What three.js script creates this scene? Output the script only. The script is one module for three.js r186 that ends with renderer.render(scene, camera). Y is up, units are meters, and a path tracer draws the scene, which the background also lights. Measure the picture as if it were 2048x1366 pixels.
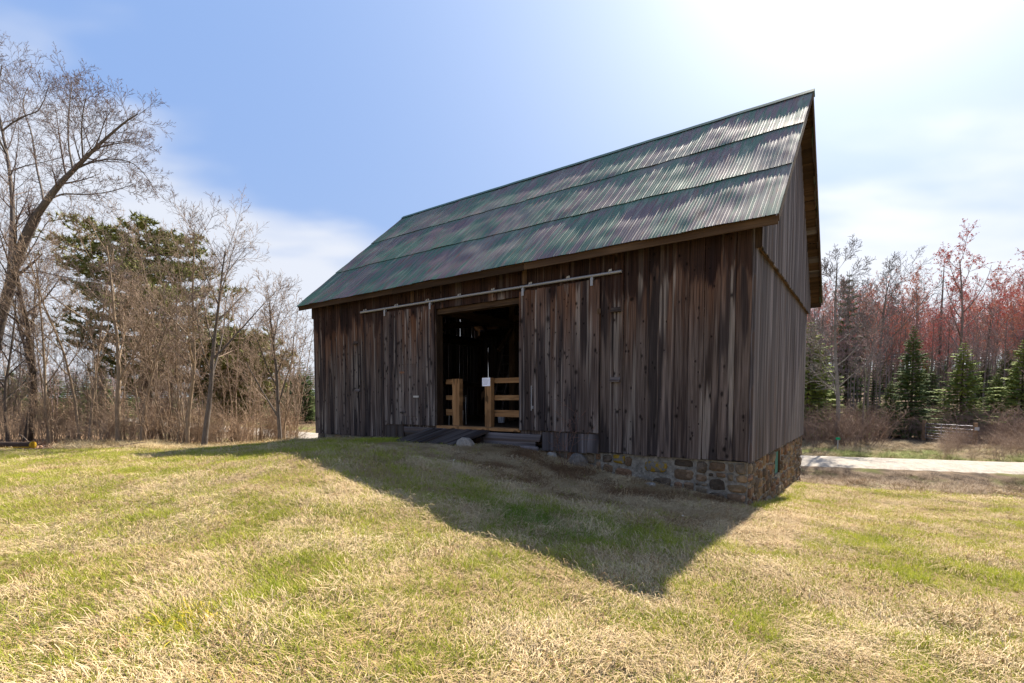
import * as THREE from 'three';
import { mergeGeometries } from 'three/addons/utils/BufferGeometryUtils.js';

// ---------------------------------------------------------------- camera, sky, sun, exposure
const scene = new THREE.Scene();
const EYE = 1.7, EXPOSURE = 3.4;
const camera = new THREE.PerspectiveCamera(68.93, 1024 / 683, 0.1, 3000);
camera.position.set(0, EYE, 0);
camera.rotation.x = -3.011 * Math.PI / 180;
camera.setViewOffset(1024, 683, 0, -83.24, 1024, 683);      // the lens is shifted up, as verticals in the photograph show

const SUN_AZ = 37 * Math.PI / 180, SUN_EL = 43.2 * Math.PI / 180;
const sunDir = new THREE.Vector3(Math.cos(SUN_EL) * Math.sin(SUN_AZ), Math.sin(SUN_EL), -Math.cos(SUN_EL) * Math.cos(SUN_AZ));
const sun = new THREE.DirectionalLight(new THREE.Color().setRGB(1, 0.92, 0.79), 4.7);
sun.position.copy(sunDir).multiplyScalar(120);
sun.castShadow = true;
sun.shadow.mapSize.set(4096, 4096);
Object.assign(sun.shadow.camera, { left: -60, right: 60, top: 60, bottom: -60, near: 1, far: 300 });
scene.add(sun, sun.target);

const renderer = new THREE.WebGLRenderer({ antialias: true });
renderer.toneMapping = THREE.LinearToneMapping;
renderer.toneMappingExposure = EXPOSURE;
renderer.shadowMap.enabled = true;

// ---------------------------------------------------------------- random numbers and noise
function rngOf(seed) {
  let a = seed >>> 0;
  return () => { a = (a + 0x6d2b79f5) | 0; let t = Math.imul(a ^ (a >>> 15), 1 | a); t = (t + Math.imul(t ^ (t >>> 7), 61 | t)) ^ t; return ((t ^ (t >>> 14)) >>> 0) / 4294967296; };
}
const HASH = new Float32Array(65536);
{ const r = rngOf(7); for (let i = 0; i < 65536; i++) HASH[i] = r(); }
const h2 = (ix, iy) => HASH[((ix * 73856093) ^ (iy * 19349663) ^ ((ix + iy * 57) << 3)) & 65535];
function vnoise(x, y) {                                      // value noise, 0..1
  const ix = Math.floor(x), iy = Math.floor(y), fx = x - ix, fy = y - iy;
  const u = fx * fx * (3 - 2 * fx), v = fy * fy * (3 - 2 * fy);
  const a = h2(ix, iy), b = h2(ix + 1, iy), c = h2(ix, iy + 1), d = h2(ix + 1, iy + 1);
  return a + (b - a) * u + (c - a) * v + (a - b - c + d) * u * v;
}
function fbm(x, y, n = 4) { let s = 0, a = 0.5, t = 0; for (let i = 0; i < n; i++) { s += a * vnoise(x, y); t += a; a *= 0.5; x = x * 2.03 + 17.1; y = y * 2.03 + 5.3; } return s / t; }
const clamp = (x, a = 0, b = 1) => Math.min(b, Math.max(a, x));
const sstep = (a, b, x) => { const t = clamp((x - a) / (b - a)); return t * t * (3 - 2 * t); };
const lerp = (a, b, t) => a + (b - a) * t;
const mix3 = (a, b, t) => [lerp(a[0], b[0], t), lerp(a[1], b[1], t), lerp(a[2], b[2], t)];
const DEG = Math.PI / 180;

// ---------------------------------------------------------------- the sky: clear blue, a wide pale aureole, thin high cloud low down
{
  const W = 1536, H = 768, data = new Float32Array(W * H * 4);
  for (let j = 0; j < H; j++) {
    const up = ((j + 0.5) / H - 0.5) * Math.PI, y = Math.sin(up), c = Math.cos(up);
    for (let i = 0; i < W; i++) {
      const ro = ((i + 0.5) / W - 0.5) * 2 * Math.PI, x = Math.cos(ro) * c, z = Math.sin(ro) * c;
      const gam = Math.acos(clamp(x * sunDir.x + y * sunDir.y + z * sunDir.z, -1, 1)) / DEG;
      const el = Math.max(0, up / DEG);
      let col = mix3([0.27, 0.45, 0.86], [0.62, 0.77, 0.97], Math.exp(-el / 11));
      const glow = 0.95 * Math.exp(-Math.pow(gam / 25, 1.5)) + 1.6 * Math.exp(-Math.pow(gam / 8, 1.2));
      col = [col[0] + glow * 0.95, col[1] + glow * 0.88, col[2] + glow * 0.7];
      // thin cloud: a sheet 1 unit up, seen in perspective
      const k = 1 / (Math.max(y, 0.02) + 0.12), px = x * k, pz = z * k;
      const n = fbm(px * 0.9 + 12.42, pz * 0.9 + 137.4156, 4) * 0.65 + fbm(px * 2.6 + 9, pz * 5.5 + 2, 5) * 0.35;
      const low = sstep(27, 9, el + (n - 0.5) * 46);
      const wisp = sstep(0.5, 0.3, n) * 0.3;
      const cl = clamp(low * 0.9 + wisp * (1 - low));
      const cc = [0.93 + glow * 0.6, 0.95 + glow * 0.6, 1.0 + glow * 0.6];
      col = mix3(col, cc, cl * 0.9);
      const o = (j * W + i) * 4;
      for (let q = 0; q < 3; q++) data[o + q] = col[q] * 0.98 / EXPOSURE;
      data[o + 3] = 1;
    }
  }
  const t = new THREE.DataTexture(data, W, H, THREE.RGBAFormat, THREE.FloatType);
  t.mapping = THREE.EquirectangularReflectionMapping; t.magFilter = t.minFilter = THREE.LinearFilter; t.needsUpdate = true;
  scene.background = t; scene.environment = t;
}

// ---------------------------------------------------------------- helpers for objects
const used = new Map();
function numbered(name) { const k = used.get(name) ?? 0; used.set(name, k + 1); return k ? name + '_' + String(k).padStart(3, '0') : name; }
function shade(o) { o.traverse((m) => { if (m.isMesh) { m.castShadow = true; m.receiveShadow = true; } }); return o; }
function tag(o, label, category, group) { o.userData = { label, category }; if (group) o.userData.group = group; return o; }
function thing(name, label, category, pos = [0, 0, 0], turn = 0, group) {
  const o = new THREE.Group(); o.name = numbered(name); o.position.set(...pos); o.rotation.y = turn; scene.add(o);
  return tag(o, label, category, group);
}
function part(name, geo, mat, parent, kind) {
  const m = new THREE.Mesh(geo, mat); m.name = name; m.castShadow = m.receiveShadow = true; parent.add(m);
  if (kind) m.userData.kind = kind;
  return m;
}
function structure(name, geo, mat) { const m = part(numbered(name), geo, mat, scene, 'structure'); return m; }
function copyOf(o, pos, turn, scale, label, group) {
  const c = o.clone(); c.name = numbered(o.name.replace(/_\d{3}$/, '')); c.position.set(...pos); c.rotation.y = turn;
  if (Array.isArray(scale)) c.scale.set(...scale); else c.scale.setScalar(scale);
  c.userData = { ...o.userData }; if (label) c.userData.label = label; if (group) c.userData.group = group;
  scene.add(c); return c;
}
const rgb = (r, g, b) => new THREE.Color().setRGB(r, g, b);
function mat(color, roughness = 0.9, extra = {}) { return new THREE.MeshPhysicalMaterial({ specularIntensity: 0.35, color: Array.isArray(color) ? rgb(...color) : color, roughness, metalness: 0, ...extra }); }
const toS = (v) => { v = clamp(v); return v <= 0.0031308 ? v * 12.92 : 1.055 * Math.pow(v, 1 / 2.4) - 0.055; };
const matte = (o) => new THREE.MeshPhysicalMaterial({ specularIntensity: 0.2, ...o });            // weathered surfaces: hardly any gloss
function makeTex(W, H, fn, srgb = true, rep = true) {          // fn(x, y in 0..1, out) writes linear colour
  const d = new Uint8Array(W * H * 4), o = [0, 0, 0];
  for (let j = 0, k = 0; j < H; j++) for (let i = 0; i < W; i++, k += 4) {
    fn((i + 0.5) / W, (j + 0.5) / H, o);
    for (let q = 0; q < 3; q++) d[k + q] = Math.round(255 * (srgb ? toS(o[q]) : clamp(o[q])));
    d[k + 3] = 255;
  }
  const t = new THREE.DataTexture(d, W, H, THREE.RGBAFormat);
  t.magFilter = t.minFilter = THREE.LinearFilter; t.wrapS = t.wrapT = rep ? THREE.RepeatWrapping : THREE.ClampToEdgeWrapping;
  if (srgb) t.colorSpace = THREE.SRGBColorSpace;
  t.needsUpdate = true; return t;
}
function boxGeo(x0, x1, y0, y1, z0, z1, uvScale = 1, ou = 0, ov = 0) {   // box with uv in metres; the long axis runs along v
  const g = new THREE.BoxGeometry(x1 - x0, y1 - y0, z1 - z0); g.translate((x0 + x1) / 2, (y0 + y1) / 2, (z0 + z1) / 2);
  const P = g.attributes.position, N = g.attributes.normal, U = g.attributes.uv;
  const d = [x1 - x0, y1 - y0, z1 - z0], L = d.indexOf(Math.max(...d));
  for (let i = 0; i < P.count; i++) {
    const p = [P.getX(i), P.getY(i), P.getZ(i)], n = [Math.abs(N.getX(i)), Math.abs(N.getY(i)), Math.abs(N.getZ(i))], a = n.indexOf(Math.max(...n));
    const rest = [0, 1, 2].filter((q) => q !== a), v = rest.includes(L) ? L : rest[1], u = rest.find((q) => q !== v);
    U.setXY(i, p[u] * uvScale + ou, p[v] * uvScale + ov);
  }
  return g;
}
// a sawn board standing along +y, its face to +z: chamfered face edges, slightly wandering sides
function boardGeo(w, y0, y1, t, r, uvFn, segs = 3, wander = 0.004, ends = 0.012) {
  const c = Math.min(0.004, w * 0.1), pos = [], uv = [], idx = [], rows = segs + 1;
  const prof = [[-w / 2, 0], [-w / 2, t - c], [-w / 2 + c, t], [w / 2 - c, t], [w / 2, t - c], [w / 2, 0]];
  const yy = []; for (let i = 0; i < rows; i++) yy.push(lerp(y0, y1, i / segs));
  const wl = yy.map(() => (r() - 0.5) * 2 * wander), wr = yy.map(() => (r() - 0.5) * 2 * wander);
  const skewB = (r() - 0.5) * ends, skewT = (r() - 0.5) * ends;
  const P = (i, k) => { const q = prof[k], y = yy[i] + (i === 0 ? skewB * (q[0] / w) * 2 : i === segs ? skewT * (q[0] / w) * 2 : 0); return [q[0] + (q[0] < 0 ? wl[i] : wr[i]), y, q[1]]; };
  const push = (p) => { pos.push(...p); uv.push(...uvFn(p[0], p[1], p[2])); return pos.length / 3 - 1; };
  for (let k = 0; k < 6; k++) {
    const kk = (k + 1) % 6;
    for (let i = 0; i < segs; i++) { const a = push(P(i, k)), b = push(P(i, kk)), cc = push(P(i + 1, kk)), d = push(P(i + 1, k)); idx.push(a, cc, b, a, d, cc); }
  }
  for (const i of [0, segs]) { const v = prof.map((_, k) => push(P(i, k))); for (let k = 1; k < 5; k++) i ? idx.push(v[0], v[k + 1], v[k]) : idx.push(v[0], v[k], v[k + 1]); }
  const g = new THREE.BufferGeometry();
  g.setAttribute('position', new THREE.Float32BufferAttribute(pos, 3)); g.setAttribute('uv', new THREE.Float32BufferAttribute(uv, 2));
  g.setIndex(idx); g.computeVertexNormals(); return g;
}
function tubeGeo(pts, r, sides = 8, closed = false) { return new THREE.TubeGeometry(new THREE.CatmullRomCurve3(pts.map((p) => new THREE.Vector3(...p)), closed, 'catmullrom', 0.1), Math.max(2, (pts.length - 1) * 4), r, sides, closed); }
function rodGeo(a, b, r, sides = 8, r2 = r) {
  const A = new THREE.Vector3(...a), B = new THREE.Vector3(...b), d = B.clone().sub(A), g = new THREE.CylinderGeometry(r2, r, d.length(), sides);
  g.translate(0, d.length() / 2, 0); g.applyQuaternion(new THREE.Quaternion().setFromUnitVectors(new THREE.Vector3(0, 1, 0), d.normalize())); g.translate(...a); return g;
}

// ---------------------------------------------------------------- the lie of the land
// the barn's own axes: u runs along the front from the near corner to the left, w runs from the front to the back
const BA = 35.683 * DEG, BC = [4.326, 9.0], BL = 13.48, BW = 8.73;
const FR = [-Math.cos(BA), Math.sin(BA)], GA = [Math.sin(BA), Math.cos(BA)];
const barnXD = (u, w) => [BC[0] + u * FR[0] + w * GA[0], BC[1] + u * FR[1] + w * GA[1]];
const toUW = (x, d) => [(x - BC[0]) * FR[0] + (d - BC[1]) * FR[1], (x - BC[0]) * GA[0] + (d - BC[1]) * GA[1]];
// the road beyond: signed distance from its near edge
const RA = [20.5, 19.9], RD = [-0.947, 0.320], RN = [0.320, 0.947], ROADW = 4.6;
function roadST(x, d) {
  const t = (x - RA[0]) * RD[0] + (d - RA[1]) * RD[1];
  const q = Math.max(0, t - 8), off = t < 48 ? 4.6 * (q / 31) ** 2 : 4.6 * (40 / 31) ** 2 + (t - 48) * 2 * 4.6 * 40 / 961;
  return [(x - RA[0]) * RN[0] + (d - RA[1]) * RN[1] - off, t];
}
const CP = [];                                              // control points x, depth, height
const cp = (x, d, y) => CP.push([x, d, y]);
[[0, 0, 0], [-5, 0, 0.02], [5, 0, -0.08], [0, -12, 0.1], [-15, -8, 0.1], [15, -8, -0.3], [1.19, 4.45, -0.1], [0.43, 5.06, -0.05], [-0.28, 5.63, 0], [-0.73, 6.04, 0.06], [-1.32, 6.68, 0.22], [-2.38, 7.66, 0.38],
  [-3.68, 8.81, 0.55], [-3.87, 9.04, 0.6], [-4.94, 9.66, 0.51], [-7.35, 11.13, 0.31], [-10.29, 13, 0.13], [-6, 6, 0.06], [-12, 8, -0.02], [-12, 16, 0], [-17, 16.3, -0.1], [-24, 16, -0.1], [-9.5, 17.8, -0.2],
  [-14, 21.5, -0.2], [-22, 22, -0.2], [-34, 22, -0.3], [-20, 30, -0.8], [-12.5, 28, -0.9], [-34, 36, -1.0], [3.2, 6.6, -0.2], [6.5, 8, -0.5], [12.8, 12.4, -0.9], [10, 4, -0.4], [18, 6, -0.7], [12, 15.6, -1.05], [17, 14, -1.25], [26, 8, -1.2], [0, 26, -0.9], [6, 24, -1.1], [10.5, 17.5, -1.1], [40, 4, -1.3], [-40, 5, 0]].forEach((a) => cp(...a));
for (const [u, y] of [[0, -0.29], [0.64, -0.16], [1.42, -0.09], [1.86, -0.02], [2.62, 0.04], [3.36, 0.21], [4.13, 0.38], [4.59, 0.47], [6.09, 0.55], [8.72, 0.5], [11, 0.42], [13.32, 0.27]]) cp(...barnXD(u, 0), y);
for (const [w, y] of [[1.46, -0.48], [4.16, -0.75], [7.3, -0.82], [8.73, -0.96]]) cp(...barnXD(0, w), y);
for (const [w, y] of [[4, 0.05], [8.73, -0.3]]) cp(...barnXD(BL, w), y);
cp(...barnXD(7, BW), -0.7); cp(...barnXD(6.6, -2.4), 0.6); cp(...barnXD(3, -2.2), 0.06);
const tps = (() => {                                         // thin plate spline through the control points
  const n = CP.length, N = n + 3, A = [], k = (r2) => (r2 < 1e-9 ? 0 : r2 * Math.log(r2) * 0.5);
  for (let i = 0; i < N; i++) A.push(new Float64Array(N + 1));
  for (let i = 0; i < n; i++) {
    for (let j = 0; j < n; j++) A[i][j] = k((CP[i][0] - CP[j][0]) ** 2 + (CP[i][1] - CP[j][1]) ** 2) + (i === j ? 0.05 : 0);
    A[i][n] = A[n][i] = 1; A[i][n + 1] = A[n + 1][i] = CP[i][0]; A[i][n + 2] = A[n + 2][i] = CP[i][1]; A[i][N] = CP[i][2];
  }
  for (let c = 0; c < N; c++) {
    let p = c; for (let r = c + 1; r < N; r++) if (Math.abs(A[r][c]) > Math.abs(A[p][c])) p = r;
    [A[c], A[p]] = [A[p], A[c]];
    for (let r = 0; r < N; r++) if (r !== c && A[r][c]) { const f = A[r][c] / A[c][c]; for (let q = c; q <= N; q++) A[r][q] -= f * A[c][q]; }
  }
  const w = A.map((r, i) => r[N] / r[i]);
  return (x, d) => { let s = w[n] + w[n + 1] * x + w[n + 2] * d; for (let i = 0; i < n; i++) s += w[i] * k((x - CP[i][0]) ** 2 + (d - CP[i][1]) ** 2); return s; };
})();
const ROADY = -1.3;
function groundY(x, d, fine = true) {
  const [s, t] = roadST(x, d);
  const cx = clamp(x, -40, 40), cd = clamp(d, -12, 40);
  let y = clamp(tps(cx, cd), -1.4, 0.9);
  const lumps = (fbm(x * 0.55, d * 0.55, 3) - 0.5) * 0.12 + (fbm(x * 2.1 + 9, d * 2.1, 2) - 0.5) * 0.07;
  const rough = (fbm(x * 1.3 + 4, d * 1.3 + 8, 3) - 0.5);
  const ditch = -1.66 + 0.22 * rough;
  if (s > -10) y = lerp(y, lerp(ditch, y, 0.12), sstep(-10, -2.4, s)) + 0.16 * (fbm(x * 2.4, d * 2.4 + 5, 3) - 0.5) * sstep(-9, -7, s);
  if (s > -1.9) y = lerp(y, ROADY - 0.03, sstep(-1.9, 0.0, s)) + (s < -0.1 ? 0.16 * rough * sstep(-0.1, -0.8, s) : 0);
  if (s > 0) {
    y = ROADY - 0.03;
    if (s > ROADW) {
      const q = s - ROADW;
      y = ROADY - 0.03 - 0.12 * sstep(0, 0.7, q) * sstep(2.4, 1, q) + 0.2 * sstep(1, 7, q) + 0.25 * rough * sstep(0.3, 2, q);
      const right = sstep(-15, 25, x * 0.8 - (d - 60) * 0.2 + 6);
      y += lerp(0.02, 0.07, right) * Math.max(0, q - 12) * sstep(12, 40, q) * (q < 220 ? 1 : 220 / q);
    }
  }
  if (fine && s < 0) y += lumps * sstep(0, -3, s) * sstep(0.1, 1.2, Math.max(Math.abs(toUW(x, d)[0] - BL / 2) - BL / 2, Math.abs(toUW(x, d)[1] - BW / 2) - BW / 2));
  return y;
}
const Hmap = (x, z) => groundY(x, -z);
function inBarn(x, d, m = 0) { const [u, w] = toUW(x, d); return u > -m && u < BL + m && w > -m && w < BW + m; }
// how green the turf is, 0 straw .. 1 green
function green(x, d) {
  let g = fbm(x * 0.8 + 31, d * 0.8 + 12, 3) * 0.45 + fbm(x * 3.1 + 3, d * 3.1 + 77, 4) * 0.55;
  g = 0.3 + 0.5 * sstep(0.42, 0.66, g);
  const [u, w] = toUW(x, d);
  if (w > -3 && w < 0.5 && u > -1 && u < 8.5) g *= 0.12;       // trampled straw under the wall
  const patch = Math.exp(-(((u - 1.9) / 1.2) ** 2 + ((w + 4.2) / 0.75) ** 2)); g = Math.max(g, patch * 1.5 * fbm(x * 3, d * 3, 2));
  const p2 = Math.exp(-(((u - 8.6) / 1.0) ** 2 + ((w + 1.4) / 0.6) ** 2)); g = Math.max(g, p2);
  g = Math.max(g, sstep(9.5, 13, d) * sstep(-3, -8, x) * sstep(17.2, 16.4, d) * (0.35 + 0.65 * fbm(x * 1.4, d * 1.4, 2)));
  if (u < 0 && u > -0.35 && w > -0.2) g = Math.max(g, 0.9);
  return clamp(g);
}
// what covers the ground: turf, leaf litter under the trees, the ditch bank
function zones(x, d) {
  const [s] = roadST(x, d), wob = (fbm(x * 0.5, d * 0.5, 3) - 0.5);
  const litter = sstep(16.2, 17.4, d + wob * 2.2) * sstep(-6.2, -7.6, x + wob) * (s < 0 ? 1 : 0);
  const bank = sstep(-10.6, -8.4, s + wob * 4) * (s < 0.2 ? 1 : 0);
  const far = s > ROADW - 0.2 ? 1 : 0;
  return { s, litter, bank, far, wob };
}
function groundColor(x, d) {
  const z = zones(x, d), g = green(x, d), n = fbm(x * 3.1 + 7, d * 3.1, 3), n2 = fbm(x * 0.9 + 70, d * 0.9, 3);
  let c = mix3(mix3([0.32, 0.23, 0.13], [0.46, 0.35, 0.21], n), mix3([0.17, 0.18, 0.04], [0.27, 0.29, 0.07], n), g * 0.7);
  if (z.litter) c = mix3(c, mix3([0.17, 0.105, 0.06], [0.34, 0.22, 0.13], n), z.litter);
  if (z.bank) c = mix3(c, mix3(mix3([0.07, 0.05, 0.036], [0.25, 0.175, 0.12], sstep(0.3, 0.7, n)), [0.14, 0.15, 0.035], sstep(0.56, 0.64, n2) * 0.8), z.bank);
  if (z.far) { const q = z.s - ROADW, verge = sstep(7, 3, q + z.wob * 4); c = mix3(mix3([0.09, 0.06, 0.04], [0.19, 0.13, 0.085], n), mix3([0.27, 0.2, 0.1], [0.2, 0.22, 0.06], sstep(0.45, 0.6, n2)), verge); }
  return c;
}
{
  const line = (a, b, step, far) => { const v = []; for (let x = a; x <= b + 1e-6; x += step) v.push(x); let s = step, x = b; while (x < far) { s *= 1.13; x += s; v.push(x); } s = step; x = a; while (x > -far) { s *= 1.13; x -= s; v.unshift(x); } return v; };
  const X = line(-30, 32, 0.26, 900), D = line(-2, 34, 0.26, 900).filter((d) => d > -60);
  const nx = X.length, nd = D.length, pos = new Float32Array(nx * nd * 3), col = new Float32Array(nx * nd * 3), uv = new Float32Array(nx * nd * 2), idx = [];
  for (let j = 0, k = 0; j < nd; j++) for (let i = 0; i < nx; i++, k++) {
    const x = X[i], d = D[j]; let y = groundY(x, d); const s = roadST(x, d)[0];
    if (s > 0.05 && s < ROADW - 0.05) y -= 0.12;
    if (inBarn(x, d, -0.15)) y = Math.min(y, -0.2) - 0.6;
    pos.set([x, y, -d], k * 3); col.set(groundColor(x, d), k * 3); uv.set([x / 2.2, d / 2.2], k * 2);
    if (i && j) { const a = k, b = k - 1, c = k - nx, e = k - nx - 1; idx.push(b, e, c, b, c, a); }
  }
  const g = new THREE.BufferGeometry();
  g.setAttribute('position', new THREE.BufferAttribute(pos, 3)); g.setAttribute('color', new THREE.BufferAttribute(col, 3)); g.setAttribute('uv', new THREE.BufferAttribute(uv, 2));
  g.setIndex(idx.map((v, i) => v)); g.computeVertexNormals();
  if (g.attributes.normal.getY(10) < 0) { const a = g.index.array; for (let i = 0; i < a.length; i += 3) { const t = a[i]; a[i] = a[i + 1]; a[i + 1] = t; } g.computeVertexNormals(); }
  const detail = makeTex(1024, 1024, (x, y, o) => {          // matted fibres and crumbs of soil, tiling
    const P = 64, w = (a, b, s) => { const ix = ((a % s) + s) % s, iy = ((b % s) + s) % s; return h2(ix, iy + s * 3); };
    const tn = (x, y, s) => { const fx = x * s, fy = y * s, ix = Math.floor(fx), iy = Math.floor(fy), u = fx - ix, v = fy - iy, a = w(ix, iy, s), b = w(ix + 1, iy, s), c = w(ix, iy + 1, s), d = w(ix + 1, iy + 1, s); return lerp(lerp(a, b, u), lerp(c, d, u), v); };
    const n = 0.35 * tn(x, y, 24) + 0.35 * tn(x, y, P * 2) + 0.3 * tn(x, y, 400), v = 0.55 + 0.75 * n; o[0] = v; o[1] = v; o[2] = v * 0.98;
  });
  structure('ground', g, matte({ map: detail, vertexColors: true, color: rgb(0.66, 0.65, 0.63), roughness: 1, bumpMap: detail, bumpScale: 0.03 }));
}
{ // gravel road
  const pos = [], uv = [], idx = [], n = 260, m = 10;
  for (let i = 0; i <= n; i++) {
    const t = -60 + i * 0.62, q = Math.max(0, t - 8), off = t < 48 ? 4.6 * (q / 31) ** 2 : 4.6 * (40 / 31) ** 2 + (t - 48) * 2 * 4.6 * 40 / 961;
    for (let j = 0; j <= m; j++) {
      const e = j === 0 ? -0.25 + 0.35 * fbm(t * 0.7, 3, 3) : j === m ? ROADW - 0.15 + 0.4 * fbm(t * 0.7, 9, 3) : ROADW * j / m, a = j / m;
      const x = RA[0] + t * RD[0] + (e + off) * RN[0], d = RA[1] + t * RD[1] + (e + off) * RN[1];
      const rut = 0.025 * (Math.exp(-(((a - 0.3) / 0.08) ** 2)) + Math.exp(-(((a - 0.7) / 0.08) ** 2)));
      pos.push(x, ROADY + 0.06 * Math.sin(Math.PI * a) - rut + (fbm(x * 3, d * 3, 2) - 0.5) * 0.03 - (j === 0 || j === m ? 0.05 : 0), -d); uv.push(t / 3, e / 3);
      if (i && j) { const k = pos.length / 3 - 1; idx.push(k - 1, k, k - m - 2, k, k - m - 1, k - m - 2); }
    }
  }
  const g = new THREE.BufferGeometry(); g.setAttribute('position', new THREE.Float32BufferAttribute(pos, 3)); g.setAttribute('uv', new THREE.Float32BufferAttribute(uv, 2)); g.setIndex(idx); g.computeVertexNormals();
  const t = makeTex(1024, 1024, (x, y, o) => { x = Math.abs(x - 0.5) * 2; y = Math.abs(y - 0.5) * 2; const v = 0.30 + 0.12 * (fbm(x * 90, y * 90, 2) - 0.5) * 2 + 0.2 * (fbm(x * 14, y * 5, 4) - 0.5) + 0.06 * (vnoise(x * 400, y * 400) - 0.5); o[0] = v * 0.94; o[1] = v * 0.83; o[2] = v * 0.7; });
  structure('gravel_road', g, matte({ map: t, roughness: 1, bumpMap: t, bumpScale: 0.02 }));
}

// ---------------------------------------------------------------- the barn
const barn = thing('barn', 'weathered timber barn with green metal roof, sliding doors and stone foundation', 'barn', [BC[0], 0, -BC[1]], -BA);
// inside the group: x = -u (right along the front), z = -w (towards the viewer), y up
const Y_SIDE = 0.541, Y_EAVE = 4.777, Y_RIDGE = 9.061, Y_TRACK = 4.31, Y_SILL = 0.97, Y_HEAD = 4.13, Y_LEDGE = 4.373, OVER = 0.411, EAVE = 0.38;
const SLOPE = Math.atan2(Y_RIDGE - Y_EAVE, BW / 2 + EAVE), SLEN = Math.hypot(Y_RIDGE - Y_EAVE, BW / 2 + EAVE);
const roofY = (w) => Y_EAVE + (w < BW / 2 ? w + EAVE : BW - w + EAVE) * Math.tan(SLOPE);
const wallTop = (w) => roofY(w) - 0.16;

// wood: one painted-by-weather texture for the front, one for the doors, a tiling one for the rest
function woodColor(o, xb, y, bi, tone, top, opts) {
  // xb: metres across the whole wall, y: metres up, bi: board number, tone 0..1
  const gx = xb * 150 + bi * 13.7, g1 = vnoise(gx, y * 2.1 + bi * 3.1), g2 = vnoise(xb * 420 + bi * 7, y * 5 + 3), g3 = fbm(xb * 28 + bi * 5, y * 0.9 + bi * 1.7, 3);
  let c = mix3([0.045, 0.032, 0.028], [0.15, 0.116, 0.102], clamp((g3 - 0.5) * 1.6 + 0.24 + tone * 0.5));
  const brown = mix3([0.07, 0.029, 0.015], [0.15, 0.07, 0.036], g1);
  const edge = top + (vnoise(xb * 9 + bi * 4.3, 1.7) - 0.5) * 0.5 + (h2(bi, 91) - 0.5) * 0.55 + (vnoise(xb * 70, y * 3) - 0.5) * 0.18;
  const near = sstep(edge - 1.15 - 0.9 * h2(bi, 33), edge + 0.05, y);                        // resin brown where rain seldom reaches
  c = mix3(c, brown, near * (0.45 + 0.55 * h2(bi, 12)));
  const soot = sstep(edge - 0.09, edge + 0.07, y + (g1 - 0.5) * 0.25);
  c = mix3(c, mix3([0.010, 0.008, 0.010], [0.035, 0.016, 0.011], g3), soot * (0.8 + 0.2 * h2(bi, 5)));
  const mold = sstep(0.50, 0.66, fbm(xb * 6.5 + bi * 2.9, y * 0.55 + bi * 8.1, 3) + 0.1 * (g1 - 0.5));
  c = mix3(c, [0.022, 0.018, 0.020], mold * 0.8 * (1 - soot));
  const pale = sstep(0.60, 0.72, fbm(xb * 11 + bi * 6.1, y * 0.4 + bi * 5.3, 3)); c = mix3(c, [0.23, 0.195, 0.172], pale * 0.75 * (1 - 0.8 * soot));
  const k = 0.5 + 0.75 * g1 + 0.4 * (g2 - 0.5);
  for (let q = 0; q < 3; q++) o[q] = c[q] * k * (opts?.k ?? 1);
}
function wallTexture(edges, u0, u1, y0, y1, W, H, topFn, seed, opts) {
  const r = rngOf(seed), nb = edges.length - 1, tones = [], knots = [];
  for (let b = 0; b < nb; b++) { tones.push(r()); const list = []; const n = 5 + Math.floor(r() * 13); for (let k = 0; k < n; k++) list.push([lerp(edges[b], edges[b + 1], 0.15 + 0.7 * r()), lerp(y0, y1, r()), 0.009 + 0.024 * r() * r(), 1 + r() * 1.3, r()]); knots.push(list); }
  const which = new Int16Array(W); for (let i = 0; i < W; i++) { const u = lerp(u0, u1, (i + 0.5) / W); let b = 0; while (b < nb - 1 && u > edges[b + 1]) b++; which[i] = b; }
  return makeTex(W, H, (x, y, o) => {
    const u = lerp(u0, u1, x), yy = lerp(y0, y1, y), b = which[Math.min(W - 1, Math.floor(x * W))];
    let wob = 0, dark = 0, ring = 0;
    for (const [ku, ky, kr, ks, kk] of knots[b]) {
      const dx = u - ku, dy = (yy - ky) / ks; if (Math.abs(dx) > 0.2 || Math.abs(dy) > 0.35) continue;
      const q = Math.hypot(dx, dy); wob += 0.012 * Math.exp(-((q / (kr * 3)) ** 2)) * Math.sign(dx);
      dark = Math.max(dark, sstep(kr * 1.25, kr * 0.7, q)); ring = Math.max(ring, Math.exp(-(((q - kr * 1.2) / (kr * 0.5)) ** 2)) * 0.4);
      if (kk > 0.45 && dy < 0 && dy > -0.28) dark = Math.max(dark, 0.5 * Math.exp(-((dx / (kr * 0.7)) ** 2)) * (1 + dy / 0.28) * vnoise(u * 300, yy * 9));   // resin runs below the knot
    }
    woodColor(o, u + wob, yy, b + seed * 50, tones[b], topFn(u), opts);
    const f = (1 - 0.8 * dark) * (1 - ring); o[0] *= f; o[1] *= f; o[2] *= f;
  }, true, false);
}
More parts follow.
